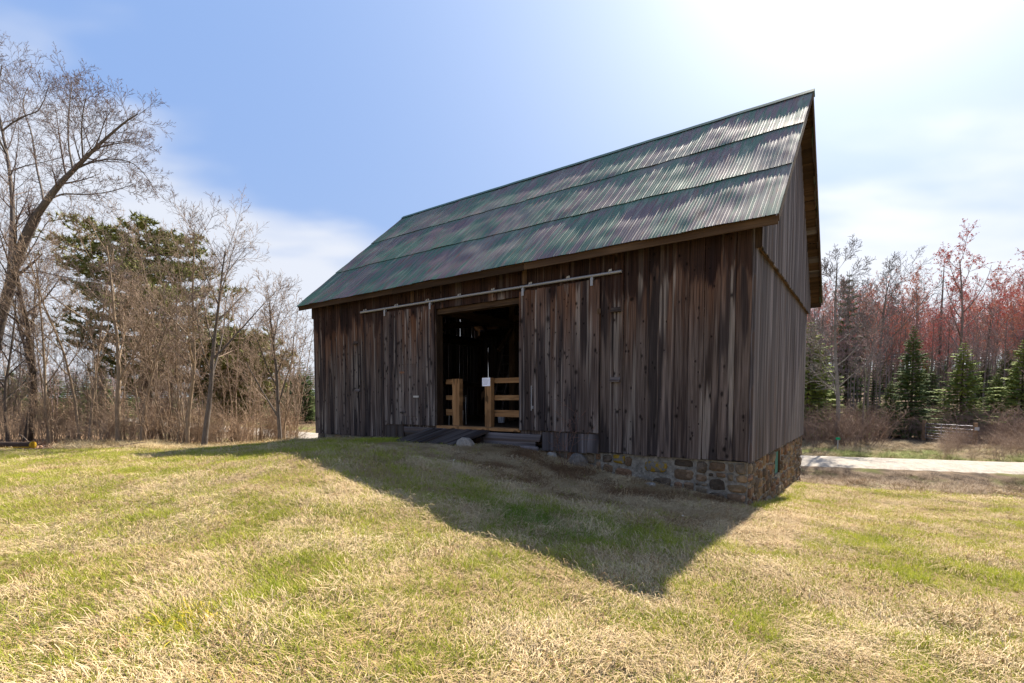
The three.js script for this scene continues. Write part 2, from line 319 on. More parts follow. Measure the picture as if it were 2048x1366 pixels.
const gableTex = makeTex(1024, 1024, (x, y, o) => {            // silver-grey boards, 2 m x 4 m a tile
  const X = x * 2, Y = y * 4, f = (a, b, p) => { const t = vnoise(a * X, b * Y + p), s = vnoise(a * X, b * (Y - 4) + p), k = sstep(0.8, 1, y); return lerp(t, s, k); };
  const g1 = f(160, 1.1, 0), g2 = f(420, 4, 3), g3 = f(24, 0.5, 9), g4 = f(7, 0.35, 30);
  let c = mix3([0.095, 0.085, 0.088], [0.27, 0.25, 0.255], clamp((g3 - 0.5) * 1.1 + 0.9 * g4));
  c = mix3(c, [0.15, 0.105, 0.08], sstep(0.62, 0.8, f(13, 0.6, 71)) * 0.6);
  c = mix3(c, [0.05, 0.042, 0.042], sstep(0.72, 0.86, f(30, 0.8, 50)) * 0.6);
  const k = 0.7 + 0.4 * g1 + 0.22 * (g2 - 0.5); o[0] = c[0] * k; o[1] = c[1] * k; o[2] = c[2] * k;
});
const brownTex = makeTex(1024, 1024, (x, y, o) => {            // dry brown lumber for deck, beams, fascia
  const X = x * 2, Y = y * 4, f = (a, b, p) => { const t = vnoise(a * X, b * Y + p), s = vnoise(a * X, b * (Y - 4) + p), k = sstep(0.8, 1, y); return lerp(t, s, k); };
  const g1 = f(130, 1.3, 0), g3 = f(18, 0.6, 9), c = mix3([0.07, 0.04, 0.026], [0.2, 0.125, 0.075], clamp(g3 * 0.9 + 0.25 * (f(5, 0.8, 40) - 0.3)));
  const k = 0.72 + 0.45 * g1; o[0] = c[0] * k; o[1] = c[1] * k; o[2] = c[2] * k;
});
const newTex = makeTex(512, 512, (x, y, o) => {                // fresh sawn pine of the railings and sill
  const g1 = vnoise(x * 120, y * 6), g2 = fbm(x * 14, y * 2, 3), c = mix3([0.2, 0.098, 0.04], [0.4, 0.22, 0.1], g2), k = 0.65 + 0.5 * g1, kn = Math.max(sstep(0.78, 0.85, vnoise(x * 9 + 3, y * 5 + 8)) * 0.65, sstep(0.55, 0.7, fbm(x * 4 + 8, y * 3, 4)) * 0.35);
  for (let q = 0; q < 3; q++) o[q] = c[q] * k * (1 - kn);
});
const M = {
  gable: [0.44, 0.6, 0.76].map((k) => matte({ map: gableTex, color: rgb(k, k * 0.96, k * 0.97), roughness: 0.85, bumpMap: gableTex, bumpScale: 0.004 })),
  brown: [0.26, 0.4, 0.56, 0.66].map((k) => matte({ map: brownTex, color: rgb(k, k, k), roughness: 0.9, bumpMap: brownTex, bumpScale: 0.004 })),
  fresh: matte({ map: newTex, roughness: 0.75, bumpMap: newTex, bumpScale: 0.002 }),
  greyPlank: matte({ map: gableTex, color: rgb(0.36, 0.315, 0.28), roughness: 0.95, bumpMap: gableTex, bumpScale: 0.006 }),
  galv: new THREE.MeshStandardMaterial({ color: rgb(0.26, 0.26, 0.28), roughness: 0.55, metalness: 0.4 }),
  iron: mat([0.055, 0.045, 0.04], 0.75, { metalness: 0.3 }),
  pale: mat([0.42, 0.4, 0.37], 0.7),
};
// --- front wall
const WR = rngOf(11);
function edgesFor(list, wmin, wmax, r) { const e = [list[0]]; for (let k = 1; k < list.length; k++) { const a = list[k - 1], b = list[k], n = Math.max(1, Math.round((b - a) / lerp(wmin, wmax, 0.5))), ws = []; let s = 0; for (let i = 0; i < n; i++) { const w = lerp(wmin, wmax, r()); ws.push(w); s += w; } let x = a; for (let i = 0; i < n; i++) { x += ws[i] * (b - a) / s; e.push(i === n - 1 ? b : x); } } return e; }
const U_OPEN0 = 5.045, U_OPEN1 = 7.83, U_DR = 2.98, U_DL = 9.9;
const FE = [...edgesFor([0.03, 2.98], 0.19, 0.33, WR), ...edgesFor([2.98, U_OPEN0], 0.17, 0.28, WR).slice(1), ...edgesFor([U_OPEN0, U_OPEN1], 0.2, 0.3, WR).slice(1), ...edgesFor([U_OPEN1, 13.47], 0.15, 0.27, WR).slice(1)];
const FU0 = 0, FU1 = 13.5, FY0 = 0.4, FY1 = 5.1;
const frontTex = wallTexture(FE, FU0, FU1, FY0, FY1, 2048, 1024, (u) => lerp(3.92, 3.86, u / 13) + 0.12 * Math.sin(u * 1.3), 1);
const frontMat = [0.9, 1.0, 1.1].map((k) => matte({ map: frontTex, color: rgb(k, k, k), roughness: 0.88, bumpMap: frontTex, bumpScale: 0.005 }));
const fuv = (u, y) => [(u - FU0) / (FU1 - FU0), (y - FY0) / (FY1 - FY0)];
const frontWall = part('front_wall', mergeGeometries([ // the nailing girts and plate behind the boards carry the wall
  boxGeo(-BL + 0.2, -U_OPEN1 - 0.02, 2.4, 2.55, -0.16, -0.02), boxGeo(-U_OPEN0 + 0.02, -0.2, 2.4, 2.55, -0.16, -0.02), boxGeo(-BL + 0.2, -0.2, 4.62, 4.84, -0.22, -0.02),
  boxGeo(-BL + 0.2, -U_OPEN1 - 0.02, 0.6, 0.85, -0.22, -0.02), boxGeo(-U_OPEN0 + 0.02, -0.2, 0.6, 0.85, -0.22, -0.02)]), M.brown[0], barn);
for (let b = 0; b < FE.length - 1; b++) {
  const a = FE[b], e = FE[b + 1], mid = (a + e) / 2, opening = mid > U_OPEN0 && mid < U_OPEN1;
  let y0 = Y_SIDE + (WR() - 0.5) * 0.03; const y1 = wallTop(0) + 0.03;
  if (opening) y0 = Y_HEAD - 0.02 + (WR() - 0.5) * 0.01;
  else if (mid > U_DR && mid < U_OPEN0) y0 = mid > 4.42 ? 0.86 : Y_SIDE;
  else if (mid > U_OPEN1 && mid < 9.1) y0 = 0.86;
  const gap = 0.004 + (WR() < 0.22 ? 0.008 * WR() : 0.002 * WR()), w = e - a - gap;
  const g = boardGeo(w, y0, y1, 0.026, WR, (x, y) => fuv(mid - x, y), 4, 0.003);
  const m = part('board', g, frontMat[Math.floor(WR() * 3)], frontWall);
  m.position.set(-mid, 0, (b % 2 ? 0.004 : 0) + WR() * 0.012); m.rotation.z = (WR() - 0.5) * 0.003; m.rotation.y = (WR() - 0.5) * 0.02;
}
// header beam and jambs of the opening
part('lintel', boxGeo(-U_OPEN1 - 0.25, -U_OPEN0 + 0.25, Y_HEAD - 0.16, Y_HEAD - 0.02, -0.24, -0.03), M.brown[1], barn);
for (const u of [U_OPEN1 + 0.11, U_OPEN0 - 0.11]) part('door_post', boxGeo(-u - 0.1, -u + 0.1, 0.9, Y_HEAD - 0.17, -0.24, -0.03), M.brown[0], barn);
// battens above the track
for (const u of [4.92, 8.7]) part('batten', boxGeo(-u - 0.06, -u + 0.06, Y_TRACK + 0.06, wallTop(0), 0.045, 0.075), M.brown[2], barn);
// --- sliding doors
const DE_R = edgesFor([U_DR, 5.055], 0.15, 0.24, WR), DE_L = edgesFor([7.84, U_DL], 0.17, 0.26, WR);
const doorTex = wallTexture([...DE_R, ...DE_L.map((u) => u)], 2.9, 10.0, 0.9, 4.3, 2048, 1024, (u) => 4.35, 2);
const doorMat = [0.94, 1.05, 1.16].map((k) => matte({ map: doorTex, color: rgb(k, k, k * 1.02), roughness: 0.88, bumpMap: doorTex, bumpScale: 0.005 }));
const duv = (u, y) => [(u - 2.9) / 7.1, (y - 0.9) / 3.4];
function slidingDoor(E, label, left) {
  const u0 = E[0], u1 = E[E.length - 1], Z = 0.072;
  const d = new THREE.Group(); d.name = 'sliding_door'; barn.add(d);
  for (const y of [1.2, 3.7]) part('ledger', boxGeo(-u1 + 0.02, -u0 - 0.02, y, y + 0.14, 0.046, 0.07), M.brown[0], d);
  d.userData.label = label;
  for (let b = 0; b < E.length - 1; b++) {
    const mid = (E[b] + E[b + 1]) / 2, w = E[b + 1] - E[b] - 0.004 - WR() * 0.003, pieces = left && mid > 8.4 && mid < 9.12 ? [[0.97, 1.2], [1.205, 2.66], [2.668, 4.2]] : [[0.95 + WR() * 0.015, 4.2 + WR() * 0.03]];
    for (const [y0, y1] of pieces) {
      const m = part('board', boardGeo(w, y0, y1, 0.026, WR, (x, y) => duv(mid - x, y), 3, 0.002), doorMat[Math.floor(WR() * 3)], d);
      m.position.set(-mid, 0, Z + WR() * 0.007 + (pieces.length > 1 && y0 > 1.1 && y1 < 3 ? 0.01 : 0)); m.rotation.y = (WR() - 0.5) * 0.015;
    }
  }
  const hu = left ? 8.12 : 4.66;                            // the long iron pull
  part('handle', mergeGeometries([rodGeo([-hu, 1.42, Z + 0.085], [-hu, 2.0, Z + 0.085], 0.012), rodGeo([-hu, 1.5, Z], [-hu, 1.5, Z + 0.085], 0.01), rodGeo([-hu, 1.93, Z], [-hu, 1.93, Z + 0.085], 0.01), boxGeo(-hu - 0.03, -hu + 0.03, 1.46, 1.53, Z + 0.036, Z + 0.046)]), left ? M.iron : M.galv, d);
  for (const u of left ? [9.8, 7.96] : [4.93, 3.15]) part('hanger', mergeGeometries([boxGeo(-u - 0.03, -u + 0.03, 4.1, 4.27, Z + 0.05, Z + 0.062), boxGeo(-u - 0.02, -u + 0.02, 4.2, 4.3, Z - 0.02, Z + 0.0495)]), M.galv, d);
  if (left) {
    for (const y of [2.42, 1.28]) part('hinge', mergeGeometries([boxGeo(-9.2, -9.0, y, y + 0.045, Z + 0.045, Z + 0.051), rodGeo([-9.1, y - 0.02, Z + 0.055], [-9.1, y + 0.065, Z + 0.055], 0.012)]), y > 2 ? mat([0.2, 0.1, 0.06], 0.8) : M.iron, d);
    part('latch_plate', boxGeo(-8.63, -8.42, 1.73, 1.78, Z + 0.046, Z + 0.06), M.pale, d);
  } else part('corner_block', boxGeo(-3.02, -2.94, 3.5, 3.6, Z + 0.03, Z + 0.05), M.brown[2], d);
}
slidingDoor(DE_R, 'right sliding door slid back against the front boards', false);
slidingDoor(DE_L, 'left sliding door with a small hatch cut into it', true);
{ // the track
  const z = 0.105, tr = part('door_track', mergeGeometries([rodGeo([-10.91, Y_TRACK, z], [-6.7, Y_TRACK + 0.004, z], 0.031, 14), rodGeo([-6.7, Y_TRACK + 0.004, z], [-2.48, Y_TRACK, z], 0.03, 14)]), M.galv, barn);
  for (const u of [10.75, 9.35, 8.1, 6.95, 5.85, 4.75, 3.75, 2.75]) part('track_bracket', mergeGeometries([boxGeo(-u - 0.02, -u + 0.02, Y_TRACK + 0.0, Y_TRACK + 0.1, 0.03, 0.042), boxGeo(-u - 0.025, -u + 0.025, Y_TRACK + 0.032, Y_TRACK + 0.044, 0.042, z + 0.02), boxGeo(-u - 0.01, -u + 0.01, Y_TRACK + 0.044, Y_TRACK + 0.075, z - 0.012, z + 0.012)]), M.pale, tr);
}
// small wooden cleats on the wall
for (const [u, y] of [[2.62, 3.55], [2.62, 2.1], [11.25, 3.42], [11.2, 1.95]]) part('cleat', mergeGeometries([boxGeo(-u - 0.11, -u + 0.11, y - 0.05, y - 0.01, 0.03, 0.1), boxGeo(-u - 0.11, -u + 0.11, y - 0.01, y + 0.05, 0.042, 0.06)]), y > 3 ? M.greyPlank : M.gable[2], barn);
// skirt boards below the doors
{
  const E = edgesFor([U_DR, 4.42], 0.2, 0.3, WR), sk = part('skirt', boxGeo(-4.42, -U_DR, 0.62, 0.72, 0.036, 0.05), M.brown[0], barn);
  for (let b = 0; b < E.length - 1; b++) { const mid = (E[b] + E[b + 1]) / 2, o1 = WR() * 2, o2 = WR() * 4, m = part('board', boardGeo(E[b + 1] - E[b] - 0.006, 0.5 + WR() * 0.02, 0.93, 0.024, WR, (x, y) => [x / 2 + o1, y / 4 + o2]), M.gable[Math.floor(WR() * 3)], sk); m.position.set(-mid, 0, 0.052 + WR() * 0.006); }
  const E2 = edgesFor([9.1, U_DL], 0.2, 0.28, WR), s2 = part('skirt', boxGeo(-U_DL, -9.1, 0.62, 0.72, 0.036, 0.05), M.brown[0], barn);
  for (let b = 0; b < E2.length - 1; b++) { const mid = (E2[b] + E2[b + 1]) / 2, o1 = WR() * 2, o2 = WR() * 4, m = part('board', boardGeo(E2[b + 1] - E2[b] - 0.006, 0.5 + WR() * 0.02, 0.93, 0.024, WR, (x, y) => [x / 2 + o1, y / 4 + o2]), M.greyPlank, s2); m.position.set(-mid, 0, 0.052 + WR() * 0.006); }
}
// the sill and the old timbers below it
part('door_sill', boxGeo(-U_OPEN1 + 0.01, -U_OPEN0 - 0.01, 0.895, Y_SILL, -0.3, 0.05), M.fresh, barn);
for (const [ua, ub, ya, yb, z, m] of [[9.08, 7.5, 0.74, 0.885, 0.03, M.gable[2]], [9.05, 8.35, 0.6, 0.73, 0.02, M.greyPlank], [8.3, 6.1, 0.5, 0.73, 0.0, M.gable[1]], [6.08, 4.46, 0.72, 0.88, 0.05, M.gable[2]], [6.15, 4.6, 0.5, 0.71, 0.03, M.gable[1]], [4.95, 4.47, 0.4, 0.6, 0.12, M.gable[2]]]) {
  const g = boardGeo(yb - ya, -ub, -ua, 0.05, WR, (x, y) => [x / 2 + ub, y / 4 + ya], 3, 0.006, 0.05), q = part('sill_timber', g, m, barn); q.rotation.z = Math.PI / 2 + (WR() - 0.5) * 0.012; q.position.set(0, (ya + yb) / 2, z);
  g.scale(1, -1, 1); g.scale(-1, 1, 1); g.computeVertexNormals();
  q.geometry.applyMatrix4(new THREE.Matrix4().makeTranslation(0, 0, 0));
}
// --- gable walls: narrow boards, the upper ones proud of the lower with a drip ledge between
function gableWall(x0, side, name) {
  const wall = part(name, mergeGeometries([boxGeo(x0 - side * 0.14, x0 - side * 0.02, 2.3, 2.45, -BW + 0.2, -0.2), boxGeo(x0 - side * 0.14, x0 - side * 0.02, 4.3, 4.5, -BW + 0.2, -0.2), boxGeo(x0 - side * 0.14, x0 - side * 0.02, 0.6, 0.8, -BW + 0.2, -0.2)]), M.brown[0], barn);
  const r = rngOf(side > 0 ? 31 : 37);
  for (const upper of [0, 1]) {
    const E = edgesFor([0.0, BW], side > 0 ? 0.12 : 0.2, side > 0 ? 0.2 : 0.3, r);
    for (let b = 0; b < E.length - 1; b++) {
      const mid = (E[b] + E[b + 1]) / 2, y0 = upper ? Y_LEDGE + (r() - 0.5) * 0.04 : Y_SIDE + (r() - 0.5) * 0.03, y1 = upper ? Math.min(wallTop(E[b]), wallTop(E[b + 1])) - 0.03 : Math.min(Y_LEDGE + 0.12, wallTop(0));
      if (y1 - y0 < 0.1) continue;
      const o1 = r() * 2, o2 = r() * 4, open = side < 0 && r() < 0.5 ? 0.03 * r() : 0, g = boardGeo(E[b + 1] - E[b] - 0.004 - 0.004 * r() - open, y0, y1, 0.024, r, (x, y) => [x / 2 + o1, y / 4 + o2], 3, open ? 0.008 : 0.002);
      const m = part('board', g, M.gable[Math.floor(r() * 3)], wall);
      m.rotation.y = side * Math.PI / 2 + (r() - 0.5) * 0.02; m.position.set(x0 + side * (upper ? 0.085 : 0) + side * r() * 0.006, 0, -mid);
    }
  }
  part('drip_ledge', boxGeo(Math.min(x0 + side * 0.03, x0 + side * 0.08), Math.max(x0 + side * 0.03, x0 + side * 0.08), Y_LEDGE + 0.015, Y_LEDGE + 0.1, -BW + 0.01, -0.01), M.brown[2], wall);
  // the cheek that closes the step of the upper boards at the front
  const sh = new THREE.Shape([[0, 0], [0.115, 0.02], [0.115, 0.62], [0, 0.66]].map((p) => new THREE.Vector2(...p)));
  const cg = new THREE.ExtrudeGeometry(sh, { depth: 0.03, bevelEnabled: false }); if (side < 0) { cg.scale(-1, 1, 1); const a = cg.attributes.position; for (let i = 0; i < a.count; i += 3) { const x = a.getX(i), y = a.getY(i), z = a.getZ(i); a.setXYZ(i, a.getX(i + 1), a.getY(i + 1), a.getZ(i + 1)); a.setXYZ(i + 1, x, y, z); } cg.computeVertexNormals(); }
  const ck = part('corner_cheek', cg, M.brown[0], wall); ck.position.set(x0, Y_LEDGE - 0.02, 0.006);
}
for (const x of [0, -BL]) part('corner_board', boxGeo(x - 0.028, x + 0.03, Y_SIDE - 0.01, wallTop(0) + 0.02, -0.03, 0.034), M.gable[1], barn);
gableWall(0, 1, 'gable_wall');
gableWall(-BL, -1, 'gable_wall');
{ // back wall, a few boards apart so daylight shows
  const r = rngOf(41), wall = part('back_wall', mergeGeometries([boxGeo(-BL + 0.2, -0.2, 2.4, 2.56, -BW + 0.02, -BW + 0.16), boxGeo(-BL + 0.2, -0.2, 4.6, 4.84, -BW + 0.02, -BW + 0.22)]), M.brown[0], barn);
  const E = edgesFor([0, BL], 0.2, 0.3, r);
  for (let b = 0; b < E.length - 1; b++) {
    const mid = (E[b] + E[b + 1]) / 2, gappy = r() < 0.3, w = E[b + 1] - E[b] - (gappy ? 0.004 + 0.012 * r() : -0.004), o1 = r() * 2, o2 = r() * 4;
    const spans = [[Y_SIDE, wallTop(0)]];
    const torn = mid > 12.7 && mid < 12.95; if (torn) spans.splice(0, 9, [Y_SIDE, 2.1], [2.1, 4.1], [4.1, wallTop(0)]);
    for (const [y0, y1] of spans) { const slim = torn && y0 === 2.1, m = part('board', boardGeo(slim ? w - 0.022 : w, y0, y1, 0.024, r, (x, y) => [x / 2 + o1, y / 4 + o2], 4, slim ? 0.009 : gappy ? 0.005 : 0.001), M.gable[Math.floor(r() * 3)], wall); m.rotation.y = Math.PI; m.position.set(-mid + (slim ? 0.008 : 0), 0, -BW - (b % 2) * 0.006); }
  }
}
// --- roof
const S2 = Math.sin(SLOPE), C2 = Math.cos(SLOPE), X0 = -BL - OVER, X1 = OVER, RLEN = X1 - X0;
const roofAt = (x, s, n, back) => { const w = -EAVE + s * C2 - n * S2, y = Y_EAVE + s * S2 + n * C2; return [x, y, back ? -(BW - w) : -w]; };
const roof = part('roof', (() => { // rafters
  const gs = [];
  for (let k = 0; k <= 14; k++) for (const back of [0, 1]) {
    const x = -0.35 - k * (BL - 0.7) / 14, pos = [], h = 0.14, P = (dx, s, n) => roofAt(x + dx, s, n, back);
    const v = [P(-0.04, 0.12, -0.05), P(0.04, 0.12, -0.05), P(0.04, 0.12, -0.05 - h), P(-0.04, 0.12, -0.05 - h), P(-0.04, SLEN - 0.02, -0.05), P(0.04, SLEN - 0.02, -0.05), P(0.04, SLEN - 0.12, -0.05 - h), P(-0.04, SLEN - 0.12, -0.05 - h)];
    const q = (a, b, c, d) => pos.push(...v[a], ...v[b], ...v[c], ...v[a], ...v[c], ...v[d]); q(0, 1, 2, 3); q(5, 4, 7, 6); q(4, 0, 3, 7); q(1, 5, 6, 2); q(4, 5, 1, 0); q(3, 2, 6, 7);
    const g = new THREE.BufferGeometry(); g.setAttribute('position', new THREE.Float32BufferAttribute(pos, 3)); g.setAttribute('uv', new THREE.Float32BufferAttribute(new Float32Array(pos.length / 3 * 2).map((_, i) => (i * 0.137) % 1), 2)); g.computeVertexNormals(); gs.push(g);
  }
  return mergeGeometries(gs);
})(), M.brown[0], barn);
{
  const r = rngOf(51);
  for (const back of [0, 1]) {                                // deck boards, seen from below at the overhangs
    for (let s = 0.02; s < SLEN - 0.06;) {
      const w = 0.16 + 0.12 * r(), gap = r() < 0.25 ? 0.03 * r() : 0.004, e = Math.min(SLEN - 0.02, s + w), o1 = r() * 2, o2 = r() * 4;
      const xa = X0 + 0.03 + r() * 0.04, xb = X1 - 0.03 - r() * 0.05, pos = [], uv = [], t0 = -0.045, t1 = -0.02;
      const v = (x, ss, n) => roofAt(x, ss, n, back), F = (a, b, c, d, ua, ub) => { for (const p of [a, b, c, a, c, d]) pos.push(...p); for (const q of [[0, ua], [0, ub], [1, ub], [0, ua], [1, ub], [1, ua]]) uv.push(q[0] * w / 2 + o1, q[1] / 4 + o2); };
      F(v(xa, s, t0), v(xb, s, t0), v(xb, e, t0), v(xa, e, t0), 0, RLEN); F(v(xa, s, t1), v(xb, s, t1), v(xb, e, t1), v(xa, e, t1), 0, RLEN);
      F(v(xa, s, t0), v(xb, s, t0), v(xb, s, t1), v(xa, s, t1), 0, RLEN); F(v(xa, e, t0), v(xb, e, t0), v(xb, e, t1), v(xa, e, t1), 0, RLEN);
      F(v(xb, s, t0), v(xb, e, t0), v(xb, e, t1), v(xb, s, t1), 0, 0.1); F(v(xa, s, t0), v(xa, e, t0), v(xa, e, t1), v(xa, s, t1), 0, 0.1);
      const g = new THREE.BufferGeometry(); g.setAttribute('position', new THREE.Float32BufferAttribute(pos, 3)); g.setAttribute('uv', new THREE.Float32BufferAttribute(uv, 2)); g.computeVertexNormals();
      part('deck_board', g, r() < 0.12 ? M.gable[1] : M.brown[[0, 0, 1, 1, 2][Math.floor(r() * 5)]], roof); s = e + gap;
    }
  }
  const warp = (x, s, back) => 0.030 * (fbm(x * 0.75 + back * 40, s * 0.55 + 3, 2) - 0.5) + 0.03 * (fbm(x * 1.7 + back * 17, s * 1.5 + 8, 2) - 0.5) + 0.02 * (vnoise(x * 0.22 + 5, s * 0.2) - 0.5);
  const roofTex = makeTex(2048, 1024, (x, y, o) => {           // faded green paint worn through to a purplish primer, in streaks down the slope
    const X = x * RLEN, S = y * SLEN, wob = fbm(X * 1.5, S * 1.5, 2) * 0.3;
    const a = fbm(X * 2.1 + wob, S * 0.8 + 2, 5), b = fbm(X * 21, S * 1.5 + 7, 4), c = vnoise(X * 70, S * 2.2);
    const t = sstep(0.43, 0.56, a * 0.5 + b * 0.5), edge = Math.max(...[0, 1, 2].map((k) => Math.exp(-(((S - (k + 1) * SLEN / 3 + 0.12) / 0.16) ** 2))));
    const blot = sstep(0.55, 0.72, fbm(X * 0.9 + 60, S * 0.7 + 9, 4)); let q = mix3([0.036, 0.088, 0.06], [0.092, 0.066, 0.076], clamp(t - edge * 0.55 * (0.4 + b)));
    q = mix3(q, [0.15, 0.19, 0.155], sstep(0.60, 0.78, fbm(X * 9 + 4, S * 1.1 + 31, 3)) * 0.5);
    q = mix3(q, [0.12, 0.055, 0.05], sstep(0.66, 0.8, fbm(X * 12 + 40, S * 1.6 + 3, 3)) * 0.6);
    q = mix3(q, [0.125, 0.12, 0.112], blot * 0.6); q = mix3(q, [0.11, 0.045, 0.03], sstep(0.7, 0.8, fbm(X * 30 + 3, S * 3.2, 3)) * 0.8);
    const k = 1.0 + 0.55 * c; o[0] = q[0] * k * 1.08; o[1] = q[1] * k; o[2] = q[2] * k * 0.92;
  }, true, false);
  M.roof = new THREE.MeshPhysicalMaterial({ map: roofTex, roughness: 0.58, metalness: 0, specularIntensity: 0.7, bumpMap: roofTex, bumpScale: 0.001 });
  const nS = 18, SW = RLEN / nS, CL = SLEN / 3;
  for (const back of [0, 1]) for (let c = 0; c < 3; c++) for (let k = 0; k < nS; k++) {
    const xa = X0 + k * SW, prof = [], ph = 0.0105;
    for (let i = 0; i < 4; i++) { const b = i * SW / 4; prof.push([b, 0], [b + 0.010, ph], [b + 0.017, ph], [b + 0.027, 0], [b + 0.075, 0.0005], [b + 0.083, 0.005], [b + 0.091, 0.0005], [b + 0.137, 0.0005], [b + 0.145, 0.005], [b + 0.153, 0.0005]); }
    prof.push([SW, 0], [SW + 0.009, ph - 0.001]);
    const s0 = c * CL - (c ? 0.07 : 0.035), s1 = Math.min(SLEN - 0.01, (c + 1) * CL + 0.04), n = back ? 4 : 12, lift = 0.006 + 0.02 * r() * r(), tilt = (r() - 0.5) * 0.008, tone = r(), pos = [], uv = [], idx = [];
    const jag = (r() - 0.5) * 0.045;
    for (let i = 0; i < prof.length - 1; i++) {
      const base = pos.length / 3;
      for (let j = 0; j <= n; j++) for (const q of [i, i + 1]) {
        const f = j / n, s = lerp(s0 + jag, s1, f), x = xa + prof[q][0], end = (c ? Math.exp(-f * 5) * lift * 0.5 : 0) + 0.014 * (1 - f) + 0.004;
        pos.push(...roofAt(x, s, prof[q][1] + end + warp(x, s, back) + tilt * (prof[q][0] / SW - 0.5), back)); uv.push((x - X0) / RLEN, s / SLEN);
      }
      for (let j = 0; j < n; j++) { const a = base + j * 2; back ? idx.push(a, a + 2, a + 1, a + 1, a + 2, a + 3) : idx.push(a, a + 1, a + 2, a + 1, a + 3, a + 2); }
    }
    const g = new THREE.BufferGeometry(); g.setAttribute('position', new THREE.Float32BufferAttribute(pos, 3)); g.setAttribute('uv', new THREE.Float32BufferAttribute(uv, 2)); g.setIndex(idx); g.computeVertexNormals();
    part('roof_sheet', g, M.roof, roof);
  }
  { // ridge cap
    const pos = [], idx = [], n = 60, pr = [[-1, 0.17], [-1, 0.0], [1, 0.0], [1, 0.17]];
    for (let i = 0; i <= n; i++) { const x = lerp(X0 - 0.02, X1 + 0.03, i / n); for (const [sd, q] of pr) pos.push(...roofAt(x, SLEN - q + (q ? 0 : 0.02), 0.034 + warp(x, SLEN - 0.2, 0) * 0.4, sd > 0)); if (i) { const a = i * 4; for (const k of [0, 1, 2]) idx.push(a + k, a + k + 1, a + k - 4, a + k + 1, a + k - 3, a + k - 4); } }
    const g = new THREE.BufferGeometry(); g.setAttribute('position', new THREE.Float32BufferAttribute(pos, 3)); g.setIndex(idx); const gi = g.toNonIndexed(); gi.computeVertexNormals(); part('ridge_cap', gi, mat([0.03, 0.085, 0.06], 0.5), roof);
  }
  for (const back of [0, 1]) {
    // fascia boards under the eave, in three lengths
    const cuts = [X0 + 0.03, -9.2, -4.75, X1 - 0.01];
    for (let k = 0; k < 3; k++) {
      const dy = [0, -0.012, -0.004][k], zz = EAVE - 0.065 + [0, 0.008, 0.004][k], g = boxGeo(cuts[k] + 0.003, cuts[k + 1] - 0.003, Y_EAVE - 0.15 + dy, Y_EAVE - 0.012 + dy, zz, zz + 0.03, 0.4, k * 0.3); if (back) { g.rotateY(Math.PI); g.translate(-BL, 0, -BW); }
      part('fascia', g, M.brown[back ? 1 : [1, 0, 2][k]], roof);
    }
    for (const x of [X0 + 0.005, X1 - 0.02]) {                   // barge boards along the verges
      const pos = [], v = (dx, s, n) => roofAt(x + dx, s, n, back), A = [v(0, 0, -0.01), v(0.022, 0, -0.01), v(0.022, 0, -0.13), v(0, 0, -0.13), v(0, SLEN, -0.01), v(0.022, SLEN, -0.01), v(0.022, SLEN - 0.02, -0.13), v(0, SLEN - 0.02, -0.13)];
      const q = (a, b, c, d) => pos.push(...A[a], ...A[b], ...A[c], ...A[a], ...A[c], ...A[d]); q(0, 1, 2, 3); q(5, 4, 7, 6); q(4, 0, 3, 7); q(1, 5, 6, 2); q(4, 5, 1, 0); q(3, 2, 6, 7);
      const g = new THREE.BufferGeometry(); g.setAttribute('position', new THREE.Float32BufferAttribute(pos, 3)); g.setAttribute('uv', new THREE.Float32BufferAttribute(new Float32Array(pos.length / 3 * 2).map((_, i) => (i * 0.13) % 1), 2)); g.computeVertexNormals();
      part('barge_board', g, M.brown[1], roof);
    }
  }
}
// --- inside: floor, posts, beams, braces
{
  part('floor', boxGeo(-BL + 0.1, -0.1, 0.86, 0.94, -BW + 0.05, -0.24), M.brown[1], barn);
  for (const u of [0.3, 4.6, 8.35, 13.1]) {
    for (const w of [0.42, 4.3, 8.3]) part('post', boxGeo(-u - 0.11, -u + 0.11, 0.945, w === 4.3 ? 6.6 : 4.6, -w - 0.11, -w + 0.11), M.brown[2], barn);
    part('tie_beam', boxGeo(-u - 0.1, -u + 0.1, 4.1, 4.33, -BW + 0.42, -0.55), M.brown[1], barn);
    if (u > 4) part('tie_beam', boxGeo(-u - 0.08, -u + 0.08, 2.2, 2.38, -BW + 0.55, -4.42), M.brown[2], barn);
    for (const [w, sg] of [[4.3, 1], [4.3, -1]]) { const g = boxGeo(-0.05, 0.05, -0.6, 0.6, -0.05, 0.05); const m = part('brace', g, M.brown[1], barn); m.rotation.x = sg * Math.PI / 4; m.position.set(-u, 3.72, -w - sg * 0.45); }
  }
  part('girder', boxGeo(-BL + 0.3, -0.3, 2.2, 2.42, -7.6, -7.4), M.brown[2], barn);
  part('girder', boxGeo(-BL + 0.3, -0.3, 4.35, 4.55, -4.4, -4.2), M.brown[1], barn);
  part('hayloft', boxGeo(-4.5, -0.3, 2.95, 3.02, -BW + 0.3, -0.6), M.brown[1], barn);
  part('ladder', mergeGeometries([rodGeo([-9.75, 0.95, -4.8], [-9.75, 3.7, -5.6], 0.04), rodGeo([-9.3, 0.95, -4.8], [-9.3, 3.7, -5.6], 0.04), ...Array.from({ length: 7 }, (_, k) => rodGeo([-9.75, 1.3 + k * 0.34, -4.9 - k * 0.099], [-9.3, 1.3 + k * 0.34, -4.9 - k * 0.099], 0.02))]), M.gable[2], barn);
}
